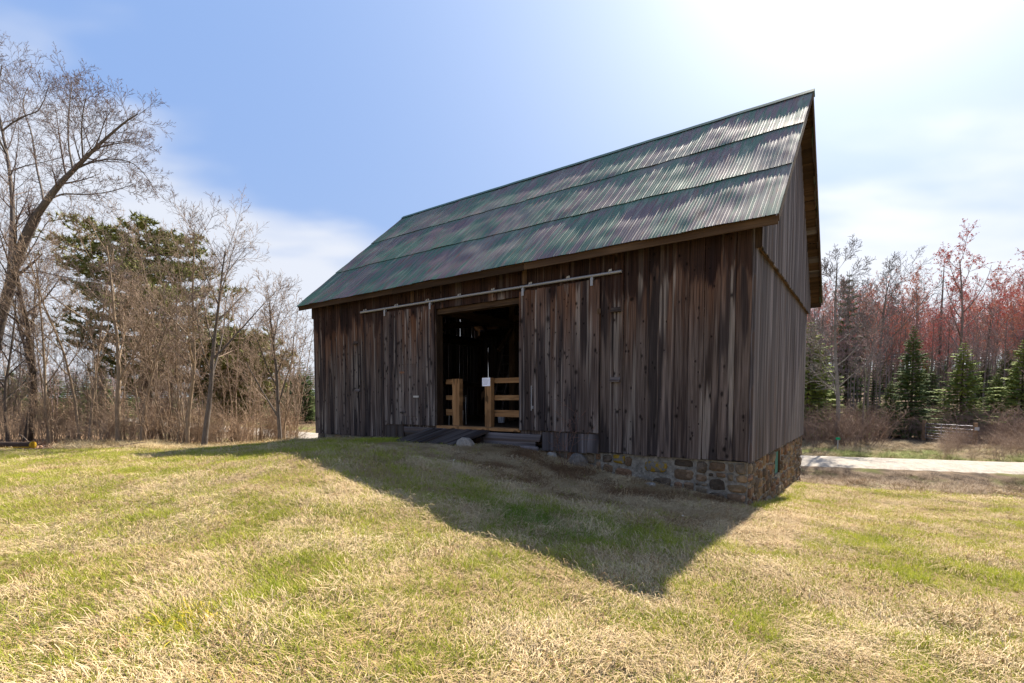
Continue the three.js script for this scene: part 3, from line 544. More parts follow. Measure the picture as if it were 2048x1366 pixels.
// --- stone foundation
{
  const stoneTex = makeTex(512, 512, (x, y, o) => { const a = fbm(x * 9, y * 9, 4), b = vnoise(x * 130, y * 130), c = fbm(x * 30 + 5, y * 30, 3), v = 0.5 + 0.55 * a + 0.25 * (b - 0.5) + 0.3 * (c - 0.5); const f = 0.8 + 0.5 * sstep(0.5, 0.7, fbm(x * 4 + 3, y * 4, 4)); o[0] = v * f; o[1] = v * 0.985 * f; o[2] = v * 0.95 * f; });
  const lichTex = makeTex(256, 256, (x, y, o) => { const l = sstep(0.40, 0.5, fbm(x * 7 + 1, y * 7 + 4, 4)), v = 0.7 + 0.5 * vnoise(x * 60, y * 60), c = mix3([0.14, 0.125, 0.105], [0.24, 0.15, 0.022], l); o[0] = c[0] * v; o[1] = c[1] * v; o[2] = c[2] * v; });
  const SM = [[0.25, 0.235, 0.215], [0.16, 0.15, 0.145], [0.21, 0.17, 0.14], [0.3, 0.245, 0.18], [0.115, 0.105, 0.1], [0.27, 0.21, 0.17], [0.2, 0.2, 0.205], [0.24, 0.17, 0.135]].map((c) => matte({ map: stoneTex, color: rgb(c[0] * 0.95, c[1] * 0.8, c[2] * 0.64), roughness: 0.95, bumpMap: stoneTex, bumpScale: 0.03 }));
  const lich = matte({ map: lichTex, roughness: 0.95, bumpMap: lichTex, bumpScale: 0.008 });
  const mortarTex = makeTex(512, 512, (x, y, o) => { const v = 0.17 + 0.12 * (fbm(x * 20, y * 20, 4) - 0.5) * 2 + 0.08 * (vnoise(x * 200, y * 200) - 0.5); o[0] = v * 1.05; o[1] = v * 0.95; o[2] = v * 0.8; });
  const mortar = matte({ map: mortarTex, roughness: 1, bumpMap: mortarTex, bumpScale: 0.02 });
  const gs = [boxGeo(-BL + 0.04, -0.04, -1.6, Y_SIDE - 0.012, -0.45, -0.03), boxGeo(-BL + 0.04, -0.04, -1.6, Y_SIDE - 0.012, -BW + 0.03, -BW + 0.4), boxGeo(-BL + 0.04, -BL + 0.45, -1.6, Y_SIDE - 0.012, -BW + 0.41, -0.46)];
  const HW = [3.12, 3.98, -0.12, 0.46];                          // the green hatch in the gable footing
  gs.push(boxGeo(-0.45, -0.035, -1.6, Y_SIDE - 0.012, -HW[0], -0.455), boxGeo(-0.45, -0.035, -1.6, Y_SIDE - 0.012, -BW + 0.41, -HW[1]), boxGeo(-0.45, -0.035, -1.6, HW[2], -HW[1] + 0.002, -HW[0] - 0.002));
  const F = part('foundation', mergeGeometries(gs), mortar, barn);
  const r = rngOf(61);
  function stoneGeo(w, h, proud, rr) {
    const n = 10, pos = [], uv = [], idx = [], ring = [[1, 0], [1.0, 0.5], [0.86, 0.95], [0.45, 1.12]], ou = rr(), ov = rr(), ks = [];
    for (let i = 0; i < n; i++) { const a = (i + 0.5 * rr()) / n * Math.PI * 2, e = 0.34 + 0.36 * rr(), cx = Math.sign(Math.cos(a)) * Math.pow(Math.abs(Math.cos(a)), e), sy = Math.sign(Math.sin(a)) * Math.pow(Math.abs(Math.sin(a)), e), k = 0.94 + 0.14 * rr(); ks.push([cx * w / 2 * k, sy * h / 2 * k]); }
    for (const [f, z] of ring) for (const [x, y] of ks) { const dz = z > 0.9 ? (rr() - 0.5) * 0.55 : 0; pos.push(x * f, y * f, (z + dz) * proud); uv.push(x * f * 1.6 + ou, y * f * 1.6 + ov); }
    pos.push(0, 0, proud * (1.05 + 0.3 * (rr() - 0.5))); uv.push(ou, ov);
    for (let k = 0; k < ring.length - 1; k++) for (let i = 0; i < n; i++) { const a = k * n + i, b = k * n + (i + 1) % n; idx.push(a, b, a + n, b, b + n, a + n); }
    const c = ring.length * n; for (let i = 0; i < n; i++) idx.push((ring.length - 1) * n + i, (ring.length - 1) * n + (i + 1) % n, c);
    const g = new THREE.BufferGeometry(); g.setAttribute('position', new THREE.Float32BufferAttribute(pos, 3)); g.setAttribute('uv', new THREE.Float32BufferAttribute(uv, 2)); g.setIndex(idx); g.computeVertexNormals(); return g;
  }
  function lay(len, bottomOf, place, wMax, hMax, skip) {         // rubble: the face is split again and again, so that joints do not line up
    const go = (a0, a1, y0, y1) => {
      const w = a1 - a0, h = y1 - y0;
      if (w > wMax * (0.55 + 0.75 * r()) && w / h > 0.75) { const m = a0 + w * (0.32 + 0.36 * r()); go(a0, m, y0, y1); go(m, a1, y0, y1); return; }
      if (h > hMax * (0.6 + 0.8 * r())) { const m = y0 + h * (0.34 + 0.32 * r()); go(a0, a1, y0, m); go(a0, a1, m, y1); return; }
      if (w > h * 2.6) { const m = a0 + w * (0.35 + 0.3 * r()); go(a0, m, y0, y1); go(m, a1, y0, y1); return; }
      const u = (a0 + a1) / 2, y = (y0 + y1) / 2; if (y1 < bottomOf(u) - 0.1 || (skip && skip(u, y, w, h))) return;
      place(u + (r() - 0.5) * 0.02, y + (r() - 0.5) * 0.02, Math.max(0.05, w - 0.03 - 0.025 * r()), Math.max(0.05, h - 0.025 - 0.025 * r()));
    };
    go(0.03, len - 0.03, -1.15, Y_SIDE - 0.025);
  }
  const LICH = [[1.75, 0.32, 0.46, 0.22], [2.55, 0.42, 0.27, 0.2]];           // the two stones covered in yellow lichen
  const gy = (u, w) => groundY(...barnXD(u, w), false);
  lay(5.4, (u) => gy(u, 0), (u, y, w, h) => { // front
    const corner = u < 0.5;
    const m = part('stone', stoneGeo(w, h, 0.03 + 0.03 * r(), r), corner ? SM[[3, 5, 0][Math.floor(r() * 3)]] : SM[[4, 1, 2, 4, 6, 0, 7][Math.floor(r() * 7)]], F); m.position.set(-u, y, -0.05); m.rotation.z = (r() - 0.5) * 0.2;
  }, 0.6, 0.33, (u, y, w, h) => LICH.some(([a, c, ww, hh]) => Math.abs(u - a) < (w + ww) / 2 - 0.03 && Math.abs(y - c) < (h + hh) / 2 - 0.03));
  for (const [u, y, w, h] of LICH) { const m = part('stone', stoneGeo(w, h, 0.05, r), lich, F); m.position.set(-u, y, -0.05); }
  lay(BW, (w) => gy(0, w), (w, y, ww, h) => { const m = part('stone', stoneGeo(ww, h, 0.025 + 0.035 * r(), r), SM[[0, 5, 2, 3, 0, 6, 7, 1][Math.floor(r() * 8)]], F); m.rotation.y = Math.PI / 2; m.rotation.x = 0; m.position.set(-0.05, y, -w); m.rotateZ((r() - 0.5) * 0.25); }, 0.5, 0.32,
    (m, y, w, h) => m + w / 2 > HW[0] - 0.02 && m - w / 2 < HW[1] + 0.02 && y + h / 2 > HW[2] - 0.02);
  for (const [u, w, h] of [[13.25, 0.4, 0.3], [12.8, 0.42, 0.2], [12.35, 0.4, 0.24], [11.9, 0.35, 0.18]]) { const m = part('stone', stoneGeo(w, h, 0.06, r), SM[Math.floor(r() * 8)], F); m.position.set(-u, 0.4, -0.045); }
  const hat = part('footing_hatch', boxGeo(-0.11, -0.08, HW[2] + 0.01, HW[3] - 0.02, -HW[1] + 0.05, -HW[0] - 0.05), mat([0.02, 0.1, 0.085], 0.7), barn);
  hat.userData.label = 'green painted hatch in the stone footing';
  for (let k = 0; k < 3; k++) part('board', boxGeo(-0.079, -0.06, HW[2] + 0.015, HW[3] - 0.03, -HW[0] - 0.06 - (k + 1) * 0.25 + 0.005, -HW[0] - 0.06 - k * 0.25), mat([0.022 + k * 0.006, 0.115 + k * 0.01, 0.095 + k * 0.006], 0.7), hat);
  part('hatch_frame', mergeGeometries([boxGeo(-0.3, -0.02, HW[2] + 0.002, HW[3] + 0.06, -HW[0] - 0.045, -HW[0] - 0.003), boxGeo(-0.3, -0.02, HW[2] + 0.002, HW[3] + 0.06, -HW[1] + 0.003, -HW[1] + 0.045), boxGeo(-0.3, -0.015, HW[3] - 0.015, HW[3] + 0.062, -HW[1] + 0.046, -HW[0] - 0.046)]), M.brown[2], hat);
}
// points in the barn's own axes, in the world
const fromBarn = (u, w, y) => { const [x, d] = barnXD(u, w); return [x, y, -d]; };

// ---------------------------------------------------------------- trees
const V3 = (x, y, z) => new THREE.Vector3(x, y, z);
const PITCH = 3.011 * DEG;
function at(px, py, depth) {                                 // where a line of sight of the photograph reaches that depth
  const a = (px - 1024) / 995.24, b = -(py - 849.47) / 995.24, y = b * Math.cos(PITCH) - Math.sin(PITCH), z = b * Math.sin(PITCH) + Math.cos(PITCH), k = depth / z;
  return V3(a * k, EYE + y * k, -depth);
}
const newOut = () => ({ pos: [], nor: [], uv: [], idx: [] });
function geoOf(o) {
  const g = new THREE.BufferGeometry();
  g.setAttribute('position', new THREE.Float32BufferAttribute(o.pos, 3)); g.setAttribute('normal', new THREE.Float32BufferAttribute(o.nor, 3)); g.setAttribute('uv', new THREE.Float32BufferAttribute(o.uv, 2)); g.setIndex(o.idx); return g;
}
const _a = V3(0, 0, 0), _b = V3(0, 0, 0), _t = V3(0, 0, 0);
function tube(o, pts, rad, sides) {
  const base = o.pos.length / 3, n = pts.length; let len = 0;
  for (let i = 0; i < n; i++) {
    _t.copy(pts[Math.min(n - 1, i + 1)]).sub(pts[Math.max(0, i - 1)]).normalize();
    if (i) len += pts[i].distanceTo(pts[i - 1]);
    _a.set(Math.abs(_t.y) > 0.9 ? 1 : 0, Math.abs(_t.y) > 0.9 ? 0 : 1, 0).cross(_t).normalize(); _b.crossVectors(_t, _a);
    for (let k = 0; k < sides; k++) {
      const w = k / sides * Math.PI * 2, c = Math.cos(w), s = Math.sin(w), nx = _a.x * c + _b.x * s, ny = _a.y * c + _b.y * s, nz = _a.z * c + _b.z * s, r = rad[i];
      o.pos.push(pts[i].x + nx * r, pts[i].y + ny * r, pts[i].z + nz * r); o.nor.push(nx, ny, nz); o.uv.push(k / sides * Math.max(1, Math.round(r * 8)), len * 0.7);
      if (i) { const kk = (k + 1) % sides, p = base + (i - 1) * sides; o.idx.push(p + k, p + kk, p + sides + k, p + kk, p + sides + kk, p + sides + k); }
    }
  }
}
const UPV = V3(0, 1, 0);
function turnFrom(dir, ang, az) { const s = V3(Math.abs(dir.y) > 0.95 ? 1 : 0, Math.abs(dir.y) > 0.95 ? 0 : 1, 0).cross(dir).normalize(); s.applyAxisAngle(dir, az); return dir.clone().applyAxisAngle(s, ang); }
// K: per level settings. Levels below `split` go to the trunk mesh, the others to the crown mesh
function grow(K, out, p, dir, len, rad, lvl, r, preset) {
  const L = K.levels[lvl], pts = preset ? preset.pts : [p.clone()], rads = preset ? preset.rads : [rad]; let d = dir.clone(), q = p.clone();
  if (!preset) for (let i = 1; i <= L.seg; i++) {
    d.x += (r() - 0.5) * L.jit; d.y += (r() - 0.5) * L.jit + L.up; d.z += (r() - 0.5) * L.jit; d.normalize();
    q = q.clone().addScaledVector(d, len / L.seg); pts.push(q); rads.push(Math.max(K.minR, rad * (1 - (1 - L.tip) * Math.pow(i / L.seg, 0.9))));
  }
  tube(lvl < K.split ? out.trunk : out.crown, pts, rads, rads[0] > 0.06 ? 8 : rads[0] > 0.02 ? 5 : 3);
  if (K.buds && lvl >= K.levels.length - 2) out.ends.push([pts[pts.length - 1], d.clone()], [pts[Math.floor(pts.length / 2)], d.clone()]);
  const N = K.levels[lvl + 1]; if (!N) return;
  const n = Math.max(1, Math.round(L.kids * (0.75 + 0.5 * r()) * (preset ? preset.kidK ?? 1 : 1))), from = preset?.from ?? L.from; let az = r() * 6.28;
  for (let k = 0; k < n; k++) {
    const f = from + (1 - from) * (k + 0.3 + 0.6 * r()) / n, x = Math.min(0.999, f) * (pts.length - 1), i = Math.floor(x), t = x - i;
    const at_ = pts[i].clone().lerp(pts[i + 1], t), dd = pts[i + 1].clone().sub(pts[i]).normalize(), rr = lerp(rads[i], rads[i + 1], t);
    az += 2.4 + (r() - 0.5) * 0.9; const cd = turnFrom(dd, N.ang * (0.7 + 0.6 * r()), az); cd.y += N.lift ?? 0; cd.normalize();
    grow(K, out, at_, cd, (preset ? preset.kidLen ?? len * N.ratio : len * N.ratio) * (1 - N.fall * f) * (0.65 + 0.6 * r()), Math.max(K.minR, Math.min(rr * 0.72, rr * N.rr)), lvl + 1, r);
  }
}
const barkTex = makeTex(512, 512, (x, y, o) => { const tx = Math.abs(x - 0.5) * 2, a = fbm(tx * 13, Math.abs(y - 0.5) * 9, 4), b = vnoise(tx * 60, Math.abs(y - 0.5) * 16), v = 0.55 + 0.6 * a + 0.35 * (b - 0.5); o[0] = v; o[1] = v * 0.98; o[2] = v * 0.95; });
const bark = (c) => matte({ map: barkTex, color: rgb(...c), roughness: 0.95, bumpMap: barkTex, bumpScale: 0.012 });
const BK = {
  maple: bark([0.15, 0.13, 0.118]), mapleTwig: mat([0.13, 0.098, 0.088], 0.9), tan: bark([0.3, 0.23, 0.165]), tanTwig: mat([0.26, 0.19, 0.14], 0.9), dark: bark([0.113, 0.091, 0.076]), aspen: bark([0.257, 0.234, 0.211]), greyTwig: mat([0.153, 0.131, 0.122], 0.9),
  hill: bark([0.227, 0.189, 0.167]), hillTwig: mat([0.28, 0.195, 0.18], 0.9), bud: mat([0.540, 0.135, 0.104], 0.8), bud2: mat([0.576, 0.234, 0.117], 0.8), budTan: mat([0.302, 0.182, 0.144], 0.8),
  spruceTrunk: bark([0.113, 0.087, 0.068]), spruce: mat([0.1, 0.14, 0.045], 0.9), spruceB: mat([0.2, 0.245, 0.06], 0.9), pine: mat([0.180, 0.189, 0.059], 0.9), snag: bark([0.182, 0.167, 0.151]),
};
function budsGeo(ends, size, r, keep = 1) {
  const o = newOut();
  for (const [p, d] of ends) {
    if (r() > keep) continue;
    for (let k = 0; k < 3; k++) {
      const b = o.pos.length / 3, c = p.clone().add(V3((r() - 0.5) * size * 2, (r() - 0.5) * size * 2, (r() - 0.5) * size * 2)), n = V3(r() - 0.5, r() - 0.5, r() - 0.5).normalize();
      for (let i = 0; i < 3; i++) { o.pos.push(c.x + (r() - 0.5) * size * 2, c.y + (r() - 0.5) * size * 2, c.z + (r() - 0.5) * size * 2); o.nor.push(n.x, n.y, n.z); o.uv.push(0, 0); }
      o.idx.push(b, b + 1, b + 2);
    }
  }
  const g = geoOf(o); g.computeVertexNormals(); return g;
}
// kinds of bare tree, unit settings scaled by height
const kindVase = { split: 2, minR: 0.004, levels: [{ seg: 9, jit: 0.16, up: 0.03, tip: 0.22, kids: 11, from: 0.34 }, { seg: 6, jit: 0.2, up: 0.07, tip: 0.25, kids: 8, from: 0.2, ang: 0.72, ratio: 0.52, fall: 0.55, rr: 0.6 }, { seg: 4, jit: 0.26, up: 0.05, tip: 0.35, kids: 7, from: 0.12, ang: 0.7, ratio: 0.5, fall: 0.4, rr: 0.6 }, { seg: 3, jit: 0.3, up: 0.04, tip: 0.5, kids: 4, from: 0.15, ang: 0.65, ratio: 0.5, fall: 0.3, rr: 0.65 }, { seg: 2, jit: 0.3, up: 0.03, tip: 0.6, kids: 0, from: 0, ang: 0.6, ratio: 0.5, fall: 0.2, rr: 0.7 }] };
const cloneK = (k, f) => { const c = { ...k, levels: k.levels.map((l) => ({ ...l })) }; f(c); return c; };
const kindSapling = cloneK(kindVase, (k) => { k.minR = 0.005; k.split = 1; k.levels.pop(); Object.assign(k.levels[0], { jit: 0.2, kids: 12, from: 0.2 }); Object.assign(k.levels[1], { ang: 0.6, ratio: 0.3, kids: 6 }); k.levels[2].kids = 4; k.levels[3].kids = 0; });
const kindHill = cloneK(kindVase, (k) => { k.minR = 0.012; k.buds = true; k.split = 2; Object.assign(k.levels[0], { jit: 0.12, kids: 10, from: 0.42 }); Object.assign(k.levels[1], { ang: 0.62, ratio: 0.42, kids: 7, up: 0.1 }); Object.assign(k.levels[2], { kids: 5, ratio: 0.48 }); k.levels.pop(); k.levels[3].kids = 0; });
function makeTree(K, h, rad, seed, dir = V3(0, 1, 0)) {
  const out = { trunk: newOut(), crown: newOut(), ends: [] }, r = rngOf(seed);
  grow(K, out, V3(0, -0.15, 0), dir, h, rad, 0, r); return out;
}
function treeThing(name, out, mt, mc, label, category, pos, turn = 0, group) {
  const t = thing(name, label, category, pos, turn, group); part('trunk', geoOf(out.trunk), mt, t); part('crown', geoOf(out.crown), mc, t); return t;
}
const onGround = (px, depth) => { const x = (px - 1024) / 995.24 * depth / 1.0; return [x, groundY(x, depth, false), -depth]; };
function heightTo(px, topY, depth) { const p = onGround(px, depth); return at(px, topY, depth).y - p[1]; }

// --- the old leaning maple at the left edge, its limbs laid out one by one
{
  const base = onGround(-30, 20.5), out = { trunk: newOut(), crown: newOut(), ends: [] }, r = rngOf(101), B = V3(...base);
  const K = cloneK(kindVase, (k) => { k.split = 1; k.buds = true; k.minR = 0.0045; Object.assign(k.levels[0], { kids: 13, from: 0.15 }); Object.assign(k.levels[1], { kids: 6, ang: 0.7, jit: 0.14, up: 0.05, rr: 0.42 }); Object.assign(k.levels[2], { kids: 4, jit: 0.18, ratio: 0.58 }); Object.assign(k.levels[3], { kids: 3, jit: 0.2, ratio: 0.6 }); });
  const limb = (list, r0, r1, kids, kidLen, from = 0.15) => {
    kidLen *= 1.3; r0 *= 0.56; r1 *= 0.7; const cv = new THREE.CatmullRomCurve3(list.map(([x, y, d]) => at(x, y, d).sub(B))), n = list.length * 3, pts = cv.getPoints(n), rads = pts.map((_, i) => lerp(r0, r1, Math.pow(i / n, 0.8)));
    grow(K, out, pts[0], V3(0, 1, 0), 1, r0, 0, r, { pts, rads, kidK: kids / 13, kidLen, from });
  };
  limb([[-30, 905, 20.5], [-22, 760, 20.4], [-2, 650, 20.3], [18, 580, 20.2], [45, 490, 20], [72, 432, 19.8]], 0.36, 0.24, 3, 1.6, 0.5);
  limb([[72, 432, 19.8], [103, 389, 19.6], [124, 363, 19.5], [148, 339, 19.4], [169, 318, 19.3], [190, 297, 19.1], [224, 266, 18.9], [253, 242, 18.7], [275, 228, 18.6]], 0.235, 0.025, 20, 1.7);
  limb([[146, 339, 19.4], [138, 297, 19.6], [136, 242, 19.9], [141, 192, 20.2], [144, 160, 20.4]], 0.075, 0.015, 13, 1.3);
  limb([[166, 320, 19.3], [163, 266, 18.9], [166, 223, 18.6], [174, 187, 18.3]], 0.065, 0.015, 11, 1.2);
  limb([[150, 338, 19.4], [185, 324, 19.6], [224, 318, 20], [264, 326, 20.4], [292, 352, 20.7], [306, 374, 20.8]], 0.07, 0.012, 13, 1.1);
  limb([[95, 400, 19.7], [127, 388, 19.2], [171, 389, 18.6], [224, 382, 18], [268, 368, 17.6]], 0.07, 0.012, 12, 1.1);
  limb([[192, 296, 19.1], [232, 287, 19.5], [264, 284, 19.9], [290, 284, 20.2]], 0.06, 0.012, 10, 0.9);
  limb([[190, 297, 19.1], [200, 270, 19], [210, 240, 18.8], [222, 222, 18.7]], 0.05, 0.012, 9, 0.9);
  limb([[18, 580, 20.2], [24, 480, 20.6], [25, 420, 20.9], [22, 371, 21.2], [14, 310, 21.5], [4, 260, 21.7], [-6, 190, 22], [4, 130, 22.2]], 0.2, 0.03, 18, 2.0);
  limb([[88, 408, 19.7], [84, 382, 20], [74, 339, 20.4], [69, 302, 20.8], [61, 260, 21.1], [50, 229, 21.4], [46, 202, 21.6], [55, 175, 21.8]], 0.085, 0.02, 15, 1.5);
  limb([[4, 262, 21.7], [26, 245, 21.3], [52, 231, 20.9], [76, 221, 20.6], [88, 200, 20.4], [96, 176, 20.2]], 0.07, 0.015, 12, 1.3);
  limb([[22, 342, 21.3], [53, 331, 20.9], [87, 324, 20.4], [132, 313, 20]], 0.05, 0.012, 9, 1.0);
  limb([[14, 310, 21.5], [-20, 240, 21], [-40, 160, 21], [-30, 100, 21]], 0.08, 0.02, 12, 1.7);
  limb([[-2, 650, 20.3], [-45, 520, 20], [-70, 400, 20], [-80, 260, 20], [-60, 150, 20]], 0.17, 0.03, 15, 2.0);
  limb([[28, 545, 20.1], [62, 540, 19.5], [120, 552, 19], [190, 560, 18.6], [240, 556, 18.3]], 0.045, 0.01, 10, 1.0);
  const t = treeThing('maple_tree', out, BK.maple, BK.mapleTwig, 'tallest bare tree, grey trunk leaning in from the left edge', 'tree', base);
  part('buds', budsGeo(out.ends, 0.01, r, 0.5), BK.budTan, t);
}
// --- bare trees and stems on the left
{
  const r = rngOf(202);
  const lean = (x, z) => V3(x, 1, z).normalize();
  const list = [ // px, depth, top y, trunk radius, lean, label, name
    [50, 21.5, 420, 0.17, lean(0.2, 0), 'dark thick-stemmed bare tree leaning right behind the yellow ended log', BK.dark],
    [96, 19.8, 470, 0.065, lean(0.03, 0), 'slender crooked bare tree just right of the yellow ended log', BK.tan],
    [157, 20.4, 430, 0.06, lean(-0.04, 0), 'left of two close slim bare trees between log and thick straight trunk', BK.tan],
    [176, 20.2, 440, 0.06, lean(0.05, 0), 'right of two close slim bare trees between log and thick straight trunk', BK.tan],
    [234, 19.6, 450, 0.105, lean(0.01, 0), 'bare tree with thick straight lower trunk in front of the pine', BK.tan],
    [278, 19.6, 440, 0.075, lean(0.07, 0), 'forking bare tree on the right of the thick straight trunk', BK.tan],
    [372, 18.9, 420, 0.075, lean(0.04, 0), 'bare tree with pale slim trunk at the lawn edge right of the pine', BK.tan],
    [404, 18.6, 452, 0.11, lean(0.06, 0), 'wide fan crowned bare tree standing tallest right of the pine', BK.maple],
    [560, 18.2, 578, 0.085, lean(0.0, 0), 'lone small bare tree standing closest to the barn', BK.maple],
    [14, 19.5, 560, 0.07, lean(-0.08, 0), 'thin dark bare tree above the left end of the log', BK.dark],
    [322, 22.5, 455, 0.07, lean(-0.05, 0), 'bare tree standing behind and left of the pale slim trunk', BK.tan],
    [470, 23, 600, 0.06, lean(0.02, 0), 'short bare tree in the thicket between the fan crowned tree and lone tree', BK.tan],
  ];
  list.forEach(([px, d, ty, rad, dir, label, mt], i) => {
    const h = heightTo(px, ty, d), K = cloneK(kindVase, (k) => { Object.assign(k.levels[0], { from: i === 8 ? 0.22 : 0.3, kids: i === 7 || i === 8 ? 14 : 10, jit: 0.17 }); if (i === 7) { k.levels[1].ang = 0.62; k.levels[1].ratio = 0.56; k.levels[1].up = 0.05; } if (i === 8) { k.levels[1].ang = 0.45; k.levels[1].ratio = 0.5; } if (rad < 0.08) { k.levels[1].ratio = 0.4; k.levels[2].kids = 5; } });
    treeThing('bare_tree', makeTree(K, h * 0.93, rad, 300 + i * 7, dir), mt, i % 3 ? BK.tanTwig : BK.mapleTwig, label, 'tree', onGround(px, d), r() * 6.28 * 0);
  });
  // thin saplings of the thicket
  const protos = [0, 1, 2, 3].map((k) => makeTree(kindSapling, 5.4, 0.032, 410 + k * 3, lean((k - 1.5) * 0.08, 0.04)));
  const gP = protos.map((o) => [geoOf(o.trunk), geoOf(o.crown)]);
  let first = [];
  for (let k = 0; k < 96; k++) {
    const px = k < 80 ? -70 + r() * 600 : 480 + r() * 130, d = (k < 80 ? 19.0 : 20.5) + r() * 8, sc = 0.55 + r() * 0.75, v = k % 4, p = onGround(px, d);
    if (inBarn(p[0], d, 1.2)) continue;
    const label = 'thin bare sapling in the thicket left of the barn', group = 'saplings of the left thicket';
    let t; if (!first[v]) { t = thing('sapling', label, 'sapling', p, r() * 6.28, group); part('trunk', gP[v][0], BK.tan, t); part('crown', gP[v][1], BK.tanTwig, t); first[v] = t; t.scale.setScalar(sc); } else t = copyOf(first[v], p, r() * 6.28, sc);
  }
}
// --- conifers
function spruceGeo(h, R, seed, dense = 1) {
  const r = rngOf(seed), tr = newOut(), o = newOut(), up = V3(0, 1, 0);
  tube(tr, [V3(0, -0.2, 0), V3(0, h * 0.5, 0), V3(0.02, h, 0)], [h * 0.016, h * 0.009, 0.008], 7);
  const tri = (a, b, c, n) => { const k = o.pos.length / 3; for (const p of [a, b, c]) { o.pos.push(p.x, p.y, p.z); o.nor.push(n.x, n.y, n.z); o.uv.push(0, 0); } o.idx.push(k, k + 1, k + 2); };
  const nW = Math.round(h * 3.6 * dense);
  for (let i = 0; i < nW; i++) {
    const f = 0.05 + 0.95 * i / nW, y = h * f, len = R * Math.pow(1 - f, 0.8) * (0.75 + 0.5 * r()) * (f < 0.16 ? 0.75 : 1) + 0.07, nb = 5 + Math.floor(r() * 3), a0 = r() * 6.28;
    for (let b = 0; b < nb; b++) {
      const az = a0 + b / nb * 6.28 + (r() - 0.5) * 0.5, l = len * (0.65 + 0.5 * r()), droop = lerp(0.25, -0.5, f) + (r() - 0.5) * 0.25, n = Math.max(3, Math.round(l * 9)), dx = Math.cos(az), dz = Math.sin(az), pts = [];
      for (let k = 0; k <= 3; k++) { const g = k / 3; pts.push(V3(dx * l * g, y - droop * l * g * (1 - 0.45 * g), dz * l * g)); }
      tube(tr, pts, [0.016, 0.012, 0.008, 0.004].map((q) => q * (0.5 + l * 0.5)), 3);
      const side = V3(-dz, 0, dx);
      for (let k = 0; k < n; k++) {
        const g = 0.12 + 0.88 * (k + r() * 0.8) / n, p = V3(dx * l * g, y - droop * l * g * (1 - 0.45 * g), dz * l * g), sl = (0.34 * (1 - g) + 0.13) * Math.min(1, l) * (0.7 + 0.6 * r());
        for (const sd of [-1, 1]) {
          const e = p.clone().addScaledVector(side, sd * sl).add(V3(dx * sl * 0.7, -sl * (0.1 + 0.45 * r()), dz * sl * 0.7)), m = p.clone().lerp(e, 0.45), wv = V3(dx, 0.3 * (r() - 0.5), dz).multiplyScalar(0.05 + 0.05 * r()), nn = V3(r() - 0.5, 1.2, r() - 0.5).normalize();
          tri(p, m.clone().add(wv), e, nn); tri(p, e, m.clone().sub(wv), nn);
          if (r() < 0.6) { const e2 = m.clone().add(V3((r() - 0.5) * 0.1, -0.06 - 0.1 * r(), (r() - 0.5) * 0.1)); tri(p, m.clone().add(V3(0.02, 0.02, 0.02)), e2, side); }
        }
      }
      const tip = pts[3], e = tip.clone().add(V3(dx * 0.12, 0.02, dz * 0.12)); tri(tip.clone().addScaledVector(side, 0.05), e, tip.clone().addScaledVector(side, -0.05), up);
    }
  }
  const crown = geoOf(o); crown.computeVertexNormals(); return { trunk: geoOf(tr), crown };
}
function pineGeo(h, R, seed) {                                  // a white pine: bare lower trunk, plumes of long needles
  const r = rngOf(seed), tr = newOut(), o = newOut();
  const path = [V3(0, -0.2, 0), V3(0.1, h * 0.35, 0), V3(-0.1, h * 0.7, 0.1), V3(0, h * 0.97, 0)]; tube(tr, path, [0.3, 0.22, 0.12, 0.02], 8);
  const tuft = (c, s) => { for (let k = 0; k < 15; k++) { const d = V3(r() - 0.5, r() * 0.9 - 0.25, r() - 0.5).normalize(), e = c.clone().addScaledVector(d, s * (0.6 + 0.6 * r())), q = V3(r() - 0.5, r() - 0.5, r() - 0.5).multiplyScalar(s * 0.28), b = o.pos.length / 3, n = d.clone().add(V3(0, 0.8, 0)).normalize(); for (const p of [c.clone().add(q), c.clone().sub(q), e]) { o.pos.push(p.x, p.y, p.z); o.nor.push(n.x, n.y, n.z); o.uv.push(0, 0); } o.idx.push(b, b + 1, b + 2); } };
  for (let i = 0; i < 64; i++) {
    const f = 0.2 + 0.78 * Math.pow(i / 64, 0.9), y = h * f, az = i * 2.4 + r(), l = R * Math.sin(Math.PI * clamp(0.14 + 0.84 * (1 - (f - 0.2) / 0.8))) ** 0.7 * (0.55 + 0.6 * r()) + 0.3, dx = Math.cos(az), dz = Math.sin(az), lift = 0.1 + 0.25 * r(), pts = [];
    for (let k = 0; k <= 4; k++) { const g = k / 4; pts.push(V3(dx * l * g, y + lift * l * g * g - 0.05 * l * g, dz * l * g)); }
    tube(tr, pts, [0.05, 0.04, 0.03, 0.02, 0.01], 4);
    const n = Math.round(l * 22) + 8;
    for (let k = 0; k < n; k++) { const g = 0.3 + 0.75 * r(), c = V3(dx * l * g + (r() - 0.5) * l * 0.5, y + lift * l * g * g - 0.05 * l * g + r() * 0.35 - 0.05, dz * l * g + (r() - 0.5) * l * 0.5); tuft(c, 0.22 + 0.14 * r()); }
  }
  const crown = geoOf(o); crown.computeVertexNormals(); return { trunk: geoOf(tr), crown };
}
